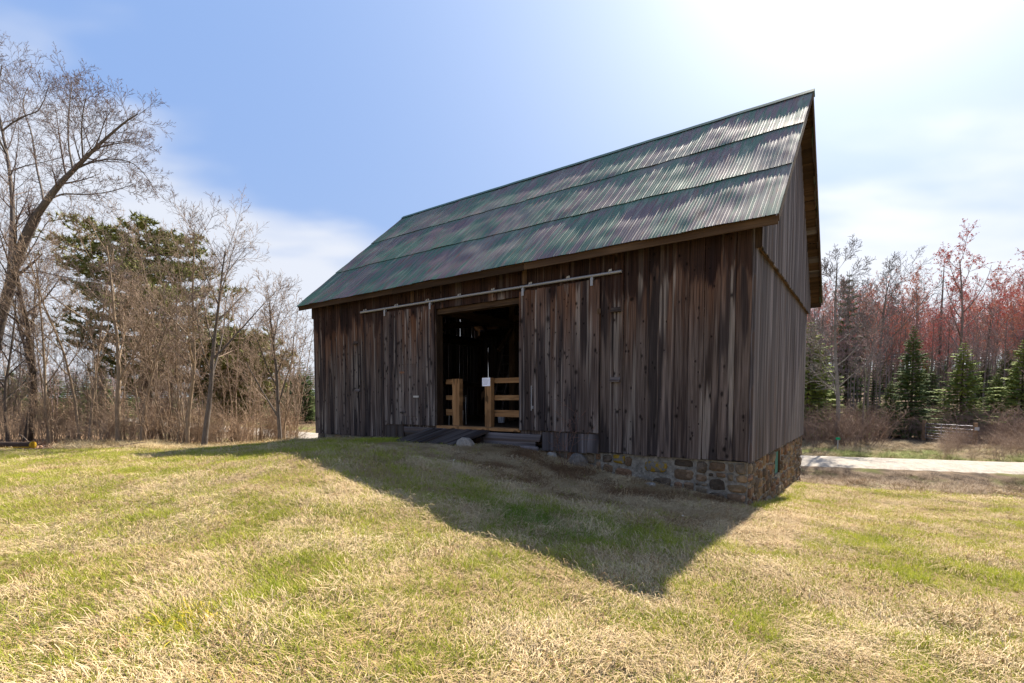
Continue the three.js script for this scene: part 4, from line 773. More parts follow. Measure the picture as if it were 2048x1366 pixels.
{
  const p = pineGeo(heightTo(295, 462, 27), 3.3, 71), t = thing('pine_tree', 'large green pine standing behind the bare trees on the left', 'tree', onGround(292, 27)); part('trunk', p.trunk, BK.spruceTrunk, t); part('crown', p.crown, BK.pine, t);
  const q = pineGeo(5.6, 2.2, 72), t2 = thing('pine_tree', 'small low green pine right of the fan crowned bare tree', 'tree', onGround(468, 26)); part('trunk', q.trunk, BK.spruceTrunk, t2); part('crown', q.crown, BK.pine, t2);
  const G = [spruceGeo(8, 2.3, 81, 1.35), spruceGeo(7, 2.1, 82, 1.35), spruceGeo(9, 1.7, 83, 0.8)], first = [];
  const put = (v, px, d, topY, wide, label, group, m = BK.spruce) => {
    const pos = onGround(px, d), H = [8, 7, 9][v], sc = heightTo(px, topY, d) / H; let t;
    t = thing('spruce_tree', label, 'tree', pos, (px * 0.37) % 6.28, group); part('trunk', G[v].trunk, BK.spruceTrunk, t); part('crown', G[v].crown, m, t); t.scale.set(sc * wide, sc, sc * wide); return t;
  };
  put(0, 1822, 36, 648, 0.82, 'dark green spruce left of the metal farm gate, the darkest near one', undefined);
  put(1, 1922, 36, 682, 1.05, 'bright green spruce standing behind the metal farm gate', undefined, BK.spruceB);
  put(2, 1690, 47, 540, 0.9, 'tall narrow dark spruce rising behind the pale trunked tree', undefined);
  put(1, 2042, 37, 676, 1.0, 'green spruce at the right edge beyond the road', undefined, BK.spruceB);
  put(1, 1616, 36, 640, 1.1, 'yellowish green spruce beside the far corner of the barn', undefined, BK.spruceB);
  const rest = [[1640, 44, 700], [1665, 37, 770], [1745, 42, 720], [1780, 38, 760], [1862, 44, 735], [1885, 40, 770], [1965, 46, 720], [1990, 40, 745], [2075, 44, 690], [1722, 36, 800], [1590, 44, 700], [1850, 52, 700], [2010, 50, 700]];
  rest.forEach(([px, d, ty], i) => put(i % 3, px, d, ty, 1.15, 'understorey spruce in the shade of the woods across the road', 'understorey spruces across the road', i % 2 ? BK.spruceB : BK.spruce));
  const farL = [[598, 62, 735], [612, 58, 740], [622, 66, 728], [585, 70, 745], [560, 75, 740], [520, 70, 738], [480, 80, 735], [430, 74, 740], [150, 60, 735], [205, 64, 725], [110, 70, 738], [60, 64, 730], [20, 70, 728]];
  farL.forEach(([px, d, ty], i) => put(i % 3, px, d, ty, 1.2, 'far spruce in the tree line beyond the road on the left', 'far spruces on the left'));
}
// --- the pale trunked tree and the maples across the road
{
  const r = rngOf(501);
  const K = cloneK(kindVase, (k) => { k.minR = 0.009; Object.assign(k.levels[0], { from: 0.22, kids: 24, jit: 0.1 }); Object.assign(k.levels[1], { ang: 0.85, ratio: 0.34, up: 0.09, rr: 0.34, kids: 9 }); k.levels[2].kids = 7; });
  treeThing('aspen_tree', makeTree(K, heightTo(1684, 515, 31), 0.14, 511, V3(0.02, 1, 0)), BK.aspen, BK.greyTwig, 'pale trunked bare tree across the road next to the barn', 'tree', onGround(1676, 31));
  const K2 = cloneK(kindVase, (k) => { k.minR = 0.011; Object.assign(k.levels[0], { from: 0.3, kids: 14 }); k.levels[1].ang = 0.6; });
  treeThing('bare_tree', makeTree(K2, heightTo(1738, 560, 46), 0.17, 517), BK.hill, BK.greyTwig, 'bluish grey bare tree between the pale trunked tree and red maples', 'tree', onGround(1742, 46));
  const snag = newOut(); tube(snag, [V3(0, -0.2, 0), V3(0.1, 4, 0), V3(0, 9, 0.1), V3(0.15, 13.3, 0)], [0.16, 0.13, 0.08, 0.02], 6); const sc = newOut(); for (let i = 0; i < 60; i++) { const y = 3 + 10 * r(), a = r() * 6.28, l = (0.5 + 0.7 * r()) * (1.1 - y / 14); tube(sc, [V3(0, y, 0), V3(Math.cos(a) * l * 0.6, y - 0.05, Math.sin(a) * l * 0.6), V3(Math.cos(a) * l, y - 0.2, Math.sin(a) * l)], [0.02, 0.014, 0.008], 3); }
  const s = thing('dead_tree', 'tall thin dead spire with short twigs above the maples', 'tree', onGround(1872, 50)); part('trunk', geoOf(snag), BK.snag, s); part('crown', geoOf(sc), BK.snag, s); s.scale.setScalar(heightTo(1872, 522, 50) / 13.3);
  const protos = [0, 1, 2, 3, 4].map((k) => makeTree(kindHill, 15, 0.17, 600 + k * 11, V3((k - 2) * 0.02, 1, 0))), G = protos.map((o, k) => [geoOf(o.trunk), geoOf(o.crown), budsGeo(o.ends, 0.09, rngOf(650 + k), 0.95)]);
  const first = [], named = { 0: 'broad red budded maple with the tallest crown above the farm gate', 1: 'red budded maple at the far right edge of the woods' };
  const spots = [[1925, 47, 530], [2052, 46, 540], [1830, 52, 575], [1790, 50, 600], [1980, 55, 590]];
  for (let k = 0; k < 60; k++) { const d = 45 + 45 * r(); spots.push([1585 + r() * 560, d, lerp(655, 590, r()) + (d < 55 ? 15 : 0)]); }
  spots.forEach(([px, d, ty], i) => {
    const v = i % 5, p = onGround(px, d), sc = clamp(heightTo(px, ty, d) / 14.6, 0.55, 1.6), label = named[i] ?? 'red budded maple in the woods across the road', group = named[i] ? undefined : 'red maples across the road', red = r();
    const t = thing('red_maple', label, 'tree', p, r() * 6.28, group); part('trunk', G[v][0], BK.hill, t); part('crown', G[v][1], BK.hillTwig, t); part('buds', G[v][2], red < 0.7 ? BK.bud : BK.bud2, t); t.scale.set(sc * (i < 2 ? 1.2 : 0.95), sc, sc * (i < 2 ? 1.2 : 0.95));
  });
  // slim trunks in front of them
  const kt = cloneK(kindHill, (k) => { k.levels[0].from = 0.5; k.levels[0].kids = 8; k.levels[1].ratio = 0.25; k.buds = false; }), tp = [0, 1, 2].map((k) => makeTree(kt, 9, 0.075, 700 + k * 5)).map((o) => [geoOf(o.trunk), geoOf(o.crown)]);
  for (let k = 0; k < 52; k++) { const px = 1600 + r() * 500, d = 33 + 16 * r(), p = onGround(px, d), t = thing('young_maple', 'slim bare young tree among the spruces across the road', 'tree', p, r() * 6.28, 'slim bare trees across the road'), v = k % 3, sc = 0.7 + 0.5 * r(); if (roadST(p[0], d)[0] < ROADW + 3.5 || ((Math.abs(px - 1822) < 55 || Math.abs(px - 1922) < 50) && d < 38)) { scene.remove(t); continue; } part('trunk', tp[v][0], k % 4 ? BK.hill : BK.dark, t); part('crown', tp[v][1], BK.hillTwig, t); t.scale.setScalar(sc); }
  // the woods far behind, one mass
  const far = new THREE.InstancedMesh(mergeGeometries([geoOf(protos[1].trunk), geoOf(protos[1].crown)]), BK.hillTwig, 420), farB = new THREE.InstancedMesh(G[1][2], BK.bud, 420), fs = new THREE.InstancedMesh(spruceGeo(8, 1.9, 88, 0.7).crown, BK.spruce, 150);
  const mx = new THREE.Matrix4(), qq = new THREE.Quaternion();
  for (let k = 0; k < 420; k++) {
    const right = k < 240, d = right ? 75 + 80 * r() : 62 + 90 * r(), px = right ? 1480 + r() * 760 : -300 + r() * 980, x = (px - 1024) / 995.24 * d, sc = (right ? 0.6 + 0.35 * r() : 0.35 + 0.25 * r());
    mx.compose(V3(x, groundY(x, d, false), -d), qq.setFromAxisAngle(UPV, r() * 6.28), V3(sc, sc, sc)); far.setMatrixAt(k, mx); farB.setMatrixAt(k, right ? mx : mx.clone().scale(V3(0.02, 0.02, 0.02)));
    if (k < 150) { const px2 = k < 70 ? 1480 + r() * 760 : -300 + r() * 980, d2 = 70 + 60 * r(), x2 = (px2 - 1024) / 995.24 * d2, s2 = 0.7 + 0.5 * r(); mx.compose(V3(x2, groundY(x2, d2, false), -d2), qq, V3(s2 * 1.3, s2, s2 * 1.3)); fs.setMatrixAt(k, mx); }
  }
  far.name = 'distant_woods'; farB.name = 'distant_buds'; fs.name = 'distant_conifers';
  for (const m of [far, farB, fs]) { m.userData = { kind: 'stuff', label: m === far ? 'bare woods far behind across the road' : m === farB ? 'haze of red buds on the far woods' : 'dark conifers far behind in the woods', category: 'woods' }; scene.add(m); }
}

// ---------------------------------------------------------------- grass, litter, brush
function bladeClump(n, seed, make) { const r = rngOf(seed), pos = [], nor = [], idx = []; for (let i = 0; i < n; i++) make(r, (pts, w) => {
  const b = pos.length / 3, m = pts.length;
  for (let k = 0; k < m; k++) { const p = pts[k], t = pts[Math.min(m - 1, k + 1)].clone().sub(pts[Math.max(0, k - 1)]).normalize(), s = V3(t.z, 0, -t.x); if (s.lengthSq() < 1e-4) s.set(1, 0, 0); s.normalize().applyAxisAngle(t, (r() - 0.5) * 0.8); const ww = w * (k === m - 1 ? 0.15 : 1 - 0.35 * k / m) / 2, nn = V3().crossVectors(s, t).normalize(); if (nn.y < 0) nn.negate(); for (const q of [-1, 1]) { pos.push(p.x + s.x * ww * q, p.y + s.y * ww * q, p.z + s.z * ww * q); nor.push(nn.x, nn.y, nn.z); } if (k) { const a = b + k * 2; idx.push(a - 2, a - 1, a, a - 1, a + 1, a); } }
}); const g = new THREE.BufferGeometry(); g.setAttribute('position', new THREE.Float32BufferAttribute(pos, 3)); g.setIndex(idx); g.computeVertexNormals(); return g; }
const strawGeo = [1, 2, 3].map((s) => bladeClump(54, 900 + s, (r, add) => { // matted, lying straws
  const az = (r() - 0.5) * 2.2 + (r() < 0.5 ? Math.PI : 0), l = 0.05 + 0.13 * r(), x = (r() - 0.5) * 0.34, z = (r() - 0.5) * 0.34, y = 0.004 + 0.035 * r() * r(), rise = 0.012 + 0.05 * r() * r(), dx = Math.cos(az), dz = Math.sin(az), bend = (r() - 0.5) * 0.08;
  add([0, 1, 2, 3].map((k) => { const f = k / 3; return V3(x + dx * l * f - dz * bend * f * f, y + rise * Math.sin(f * 2.6), z + dz * l * f + dx * bend * f * f); }), 0.0024 + 0.0024 * r());
}));
const greenGeo = [1, 2].map((s) => bladeClump(18, 930 + s, (r, add) => {
  const az = r() * 6.28, l = 0.045 + 0.09 * r(), x = (r() - 0.5) * 0.2, z = (r() - 0.5) * 0.16, ln = 0.25 + 0.6 * r(), dx = Math.cos(az), dz = Math.sin(az);
  add([0, 1, 2, 3].map((k) => { const f = k / 3; return V3(x + dx * l * ln * f * f, l * f * (1 - 0.25 * f * ln), z + dz * l * ln * f * f); }), 0.003 + 0.0025 * r());
}));
const tallGeo = bladeClump(26, 955, (r, add) => { const az = r() * 6.28, l = 0.25 + 0.35 * r(), x = (r() - 0.5) * 0.3, z = (r() - 0.5) * 0.3, ln = 0.3 + 0.7 * r(), dx = Math.cos(az), dz = Math.sin(az); add([0, 1, 2, 3].map((k) => { const f = k / 3; return V3(x + dx * l * ln * f * f, l * f * (1 - 0.45 * f * ln), z + dz * l * ln * f * f); }), 0.006); });
const leafGeo = (() => { const g = new THREE.BufferGeometry(); const p = []; const Q = [[-0.5, 0, 0], [0, 0.12, 0.42], [0.5, 0.02, 0], [0, 0.1, -0.42], [0, -0.06, 0]]; for (const [a, b] of [[0, 1], [1, 2], [2, 3], [3, 0]]) p.push(...Q[a], ...Q[b], ...Q[4]); g.setAttribute('position', new THREE.Float32BufferAttribute(p, 3)); g.computeVertexNormals(); return g; })();
{
  const R = rngOf(808), M4 = new THREE.Matrix4(), Q = new THREE.Quaternion(), Q2 = new THREE.Quaternion(), E3 = new THREE.Euler(), C = new THREE.Color();
  function scatter(name, label, geos, material, spots) {        // spots: [x, d, turn, sx, sy, colour, sink]
    const byGeo = geos.map(() => []); spots.forEach((s, i) => byGeo[i % geos.length].push(s));
    geos.forEach((g, k) => {
      const m = new THREE.InstancedMesh(g, material, byGeo[k].length); m.name = numbered(name);
      byGeo[k].forEach(([x, d, turn, sx, sy, c, dy = 0, tilt = 0], i) => {
        const y = groundY(x, d), nx = groundY(x + 0.15, d) - y, nd = groundY(x, d + 0.15) - y, up = V3(-nx, 0.15, nd).normalize();
        Q.setFromUnitVectors(UPV, up).multiply(Q2.setFromEuler(E3.set(tilt ? (R() - 0.5) * tilt : 0, turn, tilt ? (R() - 0.5) * tilt : 0)));
        M4.compose(V3(x, y + dy, -d), Q, V3(sx, sy, sx)); m.setMatrixAt(i, M4); m.setColorAt(i, C.setRGB(...c));
      });
      m.castShadow = m.receiveShadow = true; m.userData = { kind: 'stuff', label, category: name.replace('_', ' ') }; scene.add(m);
    });
  }
  const white = () => matte({ color: 0xffffff, roughness: 0.85 });
  const straw = [], grass = [], tall = [], leaves = [];
  const swirl = (x, d) => fbm(x * 0.45 + 12, d * 0.45 + 40, 2) * 9;
  let guard = 0;
  while (straw.length < 66000 && guard++ < 400000) {
    const d = 1.6 + 25 * Math.pow(R(), 1.35), x = (R() - 0.5) * (2.5 * d + 5); if (inBarn(x, d, -0.02)) continue;
    const z = zones(x, d); if (z.s > -2.2 || z.litter > 0.6) continue;
    const g = green(x, d), n = fbm(x * 1.7, d * 1.7 + 50, 3), far = d > 12 ? 1.25 : 1;
    if (R() < z.bank * 0.93) continue;
    const [u, w] = toUW(x, d), br = w > -2.6 && w < 0 && u > 0.3 && u < 5.5 && fbm(x * 2.2, d * 2.2, 2) > 0.52;
    if (R() < g * 0.35 || (w > -1.4 && w < 0 && u > 5.9 && u < 8.4)) continue;
    let c = mix3([0.31, 0.21, 0.105], [0.55, 0.425, 0.255], clamp(n * 1.5 - 0.3 + (R() - 0.5) * 0.5)); if (br) c = [0.17, 0.095, 0.048];
    if (R() < 0.08) c = [0.26, 0.16, 0.08]; if (Math.hypot((x + 2.42) / 1.4, d - 3.5) < 0.16) c = [0.46, 0.36, 0.03];
    straw.push([x, d, swirl(x, d) + (R() - 0.5) * 1.0, (0.8 + 0.6 * R()) * far, (0.45 + 1.0 * n) * (1 + (R() < 0.06 ? 1.0 : 0)) * (w > -3 && u > 4.5 && u < 9.5 ? 0.6 : 1), c]);
  }
  guard = 0;
  while (grass.length < 78000 && guard++ < 600000) {
    const d = 1.6 + 22 * Math.pow(R(), 1.25), x = (R() - 0.5) * (2.5 * d + 5); if (inBarn(x, d, 0.02)) continue;
    const z = zones(x, d); if (z.s > -2.5 || z.litter > 0.5) continue;
    const g = green(x, d); if (R() > 0.08 + 0.92 * g || R() < z.bank * 0.96) continue;
    const [u, w] = toUW(x, d); if (w > -2.2 && u > -0.1 && u < 8 && R() < 0.9) continue;
    const n = R(), lush = Math.exp(-(((u - 1.9) / 1.3) ** 2 + ((w + 4.2) / 0.8) ** 2));
    grass.push([x, d, R() * 6.28, 0.7 + 0.6 * R() + (d > 12 ? 0.3 : 0), (0.55 + 0.7 * R()) * (0.8 + 0.3 * g), mix3(mix3([0.2, 0.25, 0.022], [0.42, 0.42, 0.06], n), [0.085, 0.17, 0.022], lush * 0.8)]);
  }
  for (let k = 0; k < 5200; k++) { // rank dry grass on the bank, the ditch and the verge
    const t = -14 + 36 * R(), s = -7 + 6.2 * R(), x = RA[0] + t * RD[0] + s * RN[0], d = RA[1] + t * RD[1] + s * RN[1], [s2] = roadST(x, d), n = fbm(x * 0.8, d * 0.8 + 9, 3);
    if (inBarn(x, d, 0.3) || s2 > -0.5 || R() > sstep(0.35, 0.6, n)) continue;
    const pale = s2 < -2.4; tall.push([x, d, R() * 6.28, 0.7 + 0.6 * R(), (pale ? 0.4 : 0.25) + 0.4 * R(), pale ? mix3([0.26, 0.18, 0.11], [0.46, 0.36, 0.25], R()) : mix3([0.13, 0.09, 0.06], [0.28, 0.2, 0.13], R())]);
  }
  for (let k = 0; k < 3600; k++) { const t = -16 + 40 * R(), q = ROADW + 0.4 + 6 * R(), x = RA[0] + t * RD[0] + q * RN[0], d = RA[1] + t * RD[1] + q * RN[1]; const s2 = roadST(x, d)[0] - ROADW; if (s2 < 0.4) continue; const gr = fbm(x * 0.5, d * 0.5, 2) > 0.5 && s2 < 3; tall.push([x, d, R() * 6.28, 0.7 + 0.7 * R(), 0.3 + 0.5 * R(), gr ? [0.24, 0.26, 0.08] : mix3([0.26, 0.19, 0.11], [0.46, 0.36, 0.22], R())]); }
  for (let k = 0; k < 2400; k++) { const px = -60 + 660 * R(), d = 16.2 + 4 * R(), x = (px - 1024) / 995.24 * d; if (inBarn(x, d, 0.2)) continue; const e = px > 280; if (!e && (R() < 0.75 || px < 110)) continue; tall.push([x, d, R() * 6.28, 0.8 + 0.5 * R(), 0.3 + 0.45 * R(), mix3([0.4, 0.3, 0.16], [0.6, 0.48, 0.28], R())]); }
  for (let k = 0; k < 15000; k++) { const px = -120 + 560 * R(), d = 16 + 7 * R() * R() + R(), x = (px - 1024) / 995.24 * d, z = zones(x, d); if (R() > z.litter * (px > 300 ? 0.5 : 1) || inBarn(x, d, 0.3)) continue; leaves.push([x, d, R() * 6.28, 0.05 + 0.06 * R(), 0.05 + 0.08 * R(), mix3([0.24, 0.13, 0.07], [0.56, 0.38, 0.25], R()), 0.012 + 0.03 * R(), 1.6]); }
  for (let k = 0; k < 700; k++) { const d = 2.4 + 12 * R(), x = (R() - 0.5) * 2.3 * d; if (!inBarn(x, d, 0.1)) leaves.push([x, d, R() * 6.28, 0.03 + 0.03 * R(), 0.03, R() < 0.4 ? [0.62, 0.56, 0.48] : [0.3, 0.17, 0.09], 0.04, 1.2]); }
  for (let k = 0; k < 2600; k++) { const t = -14 + 34 * R(), s = -4.6 + 1.9 * R(), x = RA[0] + t * RD[0] + s * RN[0], d = RA[1] + t * RD[1] + s * RN[1]; if (!inBarn(x, d, 0.3)) leaves.push([x, d, R() * 6.28, 0.05 + 0.06 * R(), 0.06, mix3([0.3, 0.2, 0.13], [0.6, 0.48, 0.38], R()), 0.02, 1.6]); }
  scatter('dry_grass', 'matted straw coloured dead grass over the field', strawGeo, white(), straw);
  scatter('green_grass', 'fresh green grass blades coming up through the straw', greenGeo, new THREE.MeshPhysicalMaterial({ color: 0xffffff, roughness: 0.95, specularIntensity: 0.2, transmission: 0.35, thickness: 0 }), grass);
  scatter('tall_dry_grass', 'rank dry grass along the ditch and road verge', [tallGeo], white(), tall);
  scatter('fallen_leaves', 'brown fallen leaves under the trees and in the ditch', [leafGeo], white(), leaves);
  // brush: thickets of bare shoots
  const bushOut = (seed) => { const out = { trunk: newOut(), crown: newOut(), ends: [] }, r = rngOf(seed), K = { split: 0, minR: 0.005, levels: [{ seg: 5, jit: 0.3, up: 0.02, tip: 0.4, kids: 7, from: 0.2 }, { seg: 3, jit: 0.35, up: 0.04, tip: 0.5, kids: 3, from: 0.15, ang: 0.75, ratio: 0.42, fall: 0.35, rr: 0.7 }, { seg: 2, jit: 0.4, up: 0, tip: 0.6, kids: 0, from: 0, ang: 0.8, ratio: 0.45, fall: 0.3, rr: 0.7 }] }; for (let i = 0; i < 9; i++) grow(K, out, V3((r() - 0.5) * 0.9, -0.05, (r() - 0.5) * 0.9), V3((r() - 0.5) * 0.9, 1, (r() - 0.5) * 0.9).normalize(), 1.3 + 1.3 * r(), 0.012 + 0.008 * r(), 0, r); return geoOf(out.crown); };
  const bushes = [[], []];
  for (let k = 0; k < 150; k++) { const px = -140 + 730 * R(), d = 19.6 + 14 * R() * R() + (px > 520 ? 3 : 0), x = (px - 1024) / 995.24 * d; if (inBarn(x, d, 1.4) || roadST(x, d)[0] > -1) continue; const sc = 0.35 + 0.5 * R(); bushes[0].push([x, d, R() * 6.28, sc, sc * (0.8 + 0.5 * R()), mix3([0.23, 0.16, 0.105], [0.4, 0.29, 0.205], R())]); }
  for (let k = 0; k < 190; k++) { const px = 1570 + 560 * R(), d = 29 + 15 * R(), x = (px - 1024) / 995.24 * d, s = roadST(x, d)[0]; if (s < ROADW + 3) continue; if (s < ROADW + 11 && px > 1770 && px < 1975) continue; const sc = 0.5 + 0.7 * R(); bushes[1].push([x, d, R() * 6.28, sc, sc, mix3([0.16, 0.11, 0.085], [0.3, 0.21, 0.16], R())]); }
  for (let k = 0; k < 60; k++) { const px = 1880 + 230 * R(), d = 24.5 + 8 * R(), x = (px - 1024) / 995.24 * d, s = roadST(x, d)[0]; if (s < ROADW + 0.8) continue; const sc = 0.3 + 0.35 * R(); bushes[1].push([x, d, R() * 6.28, sc, sc, mix3([0.22, 0.15, 0.11], [0.34, 0.25, 0.19], R())]); }
  scatter('underbrush', 'tangled bare brush between the trees on the left', [bushOut(31), bushOut(32)], white(), bushes[0]);
  scatter('roadside_brush', 'bare brush under the woods across the road', [bushOut(33)], white(), bushes[1]);
}

// ---------------------------------------------------------------- things in and around the barn
const barnThing = (name, label, category, u, w, y, turn = 0, group) => thing(name, label, category, fromBarn(u, w, y), -BA + turn, group);
{
  const r = rngOf(71);
  const uvw = (o1, o2) => (x, y) => [x * 2 + o1, y / 2 + o2];
  function railing(label, u0, u1, postU, postW, wavy) {          // children in local axes: x right along the front, from the post
    const t = barnThing('wooden_railing', label, 'railing', postU, 0.27, 0.945);
    const p = part('post', boardGeo(postW, 0, 1.285, 0.14, r, uvw(r(), r()), 7, wavy ? 0.018 : 0.002), M.fresh, t); p.position.z = -0.07;
    for (const [y0, y1] of [[1.15, 1.28], [0.715, 0.84], [0.29, 0.46]]) {
      const a = -(u0 - postU), b = -(u1 - postU), x0 = Math.min(a, b), x1 = Math.max(a, b), g = boardGeo(y1 - y0, x0, x1, 0.04, r, uvw(r(), r()), 3, 0.003); const m = part('rail', g, M.fresh, t); m.rotation.z = -Math.PI / 2; m.position.set(0, (y0 + y1) / 2, -0.115);
    }
    return t;
  }
  railing('left fresh wood railing with wavy edged post inside barn doorway', 7.46, 7.83, 7.34, 0.25, true);
  railing('right fresh wood railing with straight post inside barn doorway', 6.13, 5.05, 6.235, 0.2, false);
  // boards laid along -y were made along +y: the left set reaches to the left jamb
  const cv = document.createElement('canvas'); cv.width = 128; cv.height = 108; const c = cv.getContext('2d'); c.fillStyle = '#eceaf2'; c.fillRect(0, 0, 128, 108); c.fillStyle = '#8d8a98'; for (let k = 0; k < 6; k++) c.fillRect(12, 14 + k * 14, 60 + ((k * 37) % 44), 4);
  const tx = new THREE.CanvasTexture(cv); tx.colorSpace = THREE.SRGBColorSpace;
  const n = barnThing('paper_notice', 'white printed notice fixed to top of the right railing post', 'notice', 6.28, 0.27, 2.02); part('sheet', new THREE.BoxGeometry(0.26, 0.215, 0.006).translate(0, 0.107, 0.078), [0, 0, 0, 0, 1, 0].map((k) => (k ? new THREE.MeshStandardMaterial({ map: tx, roughness: 0.8 }) : mat([0.8, 0.8, 0.82], 0.8))), n);
  // ramp of old planks
  const ramp = barnThing('plank_ramp', 'grey weathered plank ramp sagging below the barn door sill', 'ramp', 7.05, 0, 0);
  for (let k = 0; k < 8; k++) {
    const u = -0.98 + k * 0.265, len = 1.15 + 0.2 * r(), g = boardGeo(0.24 + 0.02 * r(), 0, len, 0.05, r, ((o1, o2) => (x, y) => [x / 2 + o1, y / 4 + o2])(r(), r()), 4, 0.008, 0.04), m = part('plank', g, M.greyPlank, ramp);
    const drop = Math.atan2(0.25 + 0.03 * r(), 1.15); m.rotation.set(Math.PI / 2 + drop, 0, 0); m.rotation.order = 'YXZ'; m.rotation.y = (r() - 0.5) * 0.05 - 0.1; m.position.set(-u - 0.02, 0.845 + 0.02 * r(), 0.06); m.scale.z = -1;
  }
  for (const x of [-0.8, 0.75]) part('bearer', boxGeo(x - 0.08, x + 0.08, 0.45, 0.7, 0.12, 0.3), M.brown[0], ramp);
  // field stones lying in the grass
  function rock(u, w, s, c, label, sy = 0.6) {
    const g = new THREE.IcosahedronGeometry(1, 4), P = g.attributes.position, o = r() * 90; for (let i = 0; i < P.count; i++) { const x = P.getX(i), y = P.getY(i), z = P.getZ(i), k = 0.68 + 0.6 * fbm(x * 1.5 + o, y * 1.5 + z * 1.3 + 9, 5); P.setXYZ(i, x * k, y * k * sy, z * k * 0.85); } g.computeVertexNormals();
    const [x, d] = barnXD(u, w), y = groundY(x, d), m = new THREE.Mesh(g, matte({ color: rgb(...c), roughness: 0.95, map: barkTex, bumpMap: barkTex, bumpScale: 0.01 })); m.name = numbered('field_stone'); m.scale.setScalar(s); m.position.set(x, y + s * sy * 0.1, -d); m.rotation.y = r() * 6; scene.add(m); tag(m, label, 'stone');
  }
  rock(6.0, -0.95, 0.23, [0.3, 0.26, 0.22], 'pale pointed stone beside the right end of the plank ramp', 0.75);
  rock(4.1, -0.16, 0.14, [0.32, 0.3, 0.27], 'small pale rounded stone under the short boards by the right door', 0.7);
  rock(3.45, -0.12, 0.3, [0.16, 0.14, 0.125], 'large grey boulder against the footing below the right door', 0.85);
  rock(1.75, -0.28, 0.13, [0.3, 0.29, 0.28], 'small pale stone in straw below the yellow lichen stones', 0.55);
  // dead shrub in front of the right door
  const K = { split: 0, minR: 0.0035, levels: [{ seg: 6, jit: 0.3, up: 0.02, tip: 0.4, kids: 6, from: 0.2 }, { seg: 4, jit: 0.35, up: 0.05, tip: 0.5, kids: 3, from: 0.2, ang: 0.8, ratio: 0.55, fall: 0.3, rr: 0.6 }, { seg: 2, jit: 0.3, up: 0, tip: 0.6, kids: 0, from: 0, ang: 0.7, ratio: 0.5, fall: 0.3, rr: 0.7 }] };
  const out = { trunk: newOut(), crown: newOut(), ends: [] }; for (let i = 0; i < 3; i++) grow(K, out, V3(0, -0.05, 0), V3((i - 1) * 0.3, 1, 0.1).normalize(), 0.8 + 0.25 * i, 0.008, 0, r);
  const [sx, sd] = barnXD(3.55, -0.55), sh = thing('dead_shrub', 'leafless reddish shrub in front of the right sliding door', 'shrub', [sx, groundY(sx, sd), -sd]); part('stems', geoOf(out.crown), mat([0.16, 0.09, 0.07], 0.9), sh);
  // inside: a tubular chair and a bucket
  const ch = barnThing('metal_chair', 'pale tubular metal chair behind the left railing', 'chair', 7.95, 0.95, 0.943, 0.5);
  for (const s of [-1, 1]) { part('leg', tubeGeo([[s * 0.2, 0, 0.22], [s * 0.2, 0.42, 0.18]], 0.011), M.pale, ch); part('back_post', tubeGeo([[s * 0.2, 0, -0.24], [s * 0.2, 0.45, -0.18], [s * 0.19, 0.85, -0.27]], 0.011), M.pale, ch); }
  part('seat', new THREE.CylinderGeometry(0.22, 0.2, 0.03, 20).scale(1, 1, 0.95).translate(0, 0.44, 0), M.brown[1], ch); part('backrest', boxGeo(-0.2, 0.2, 0.66, 0.84, -0.27, -0.25), M.brown[1], ch);
  const bk = barnThing('metal_bucket', 'small grey bucket standing on the barn floor', 'bucket', 7.6, 2.6, 0.943); part('body', new THREE.LatheGeometry([[0.09, 0.005], [0.1, 0.005], [0.135, 0.25], [0.14, 0.26], [0.13, 0.25], [0.095, 0.012], [0, 0.012]].map((p) => new THREE.Vector2(...p)), 20), mat([0.4, 0.4, 0.42], 0.5), bk); part('handle', tubeGeo([[-0.135, 0.25, 0], [-0.1, 0.35, 0.03], [0, 0.39, 0.05], [0.1, 0.35, 0.03], [0.135, 0.25, 0]], 0.004, 6), M.galv, bk);
}
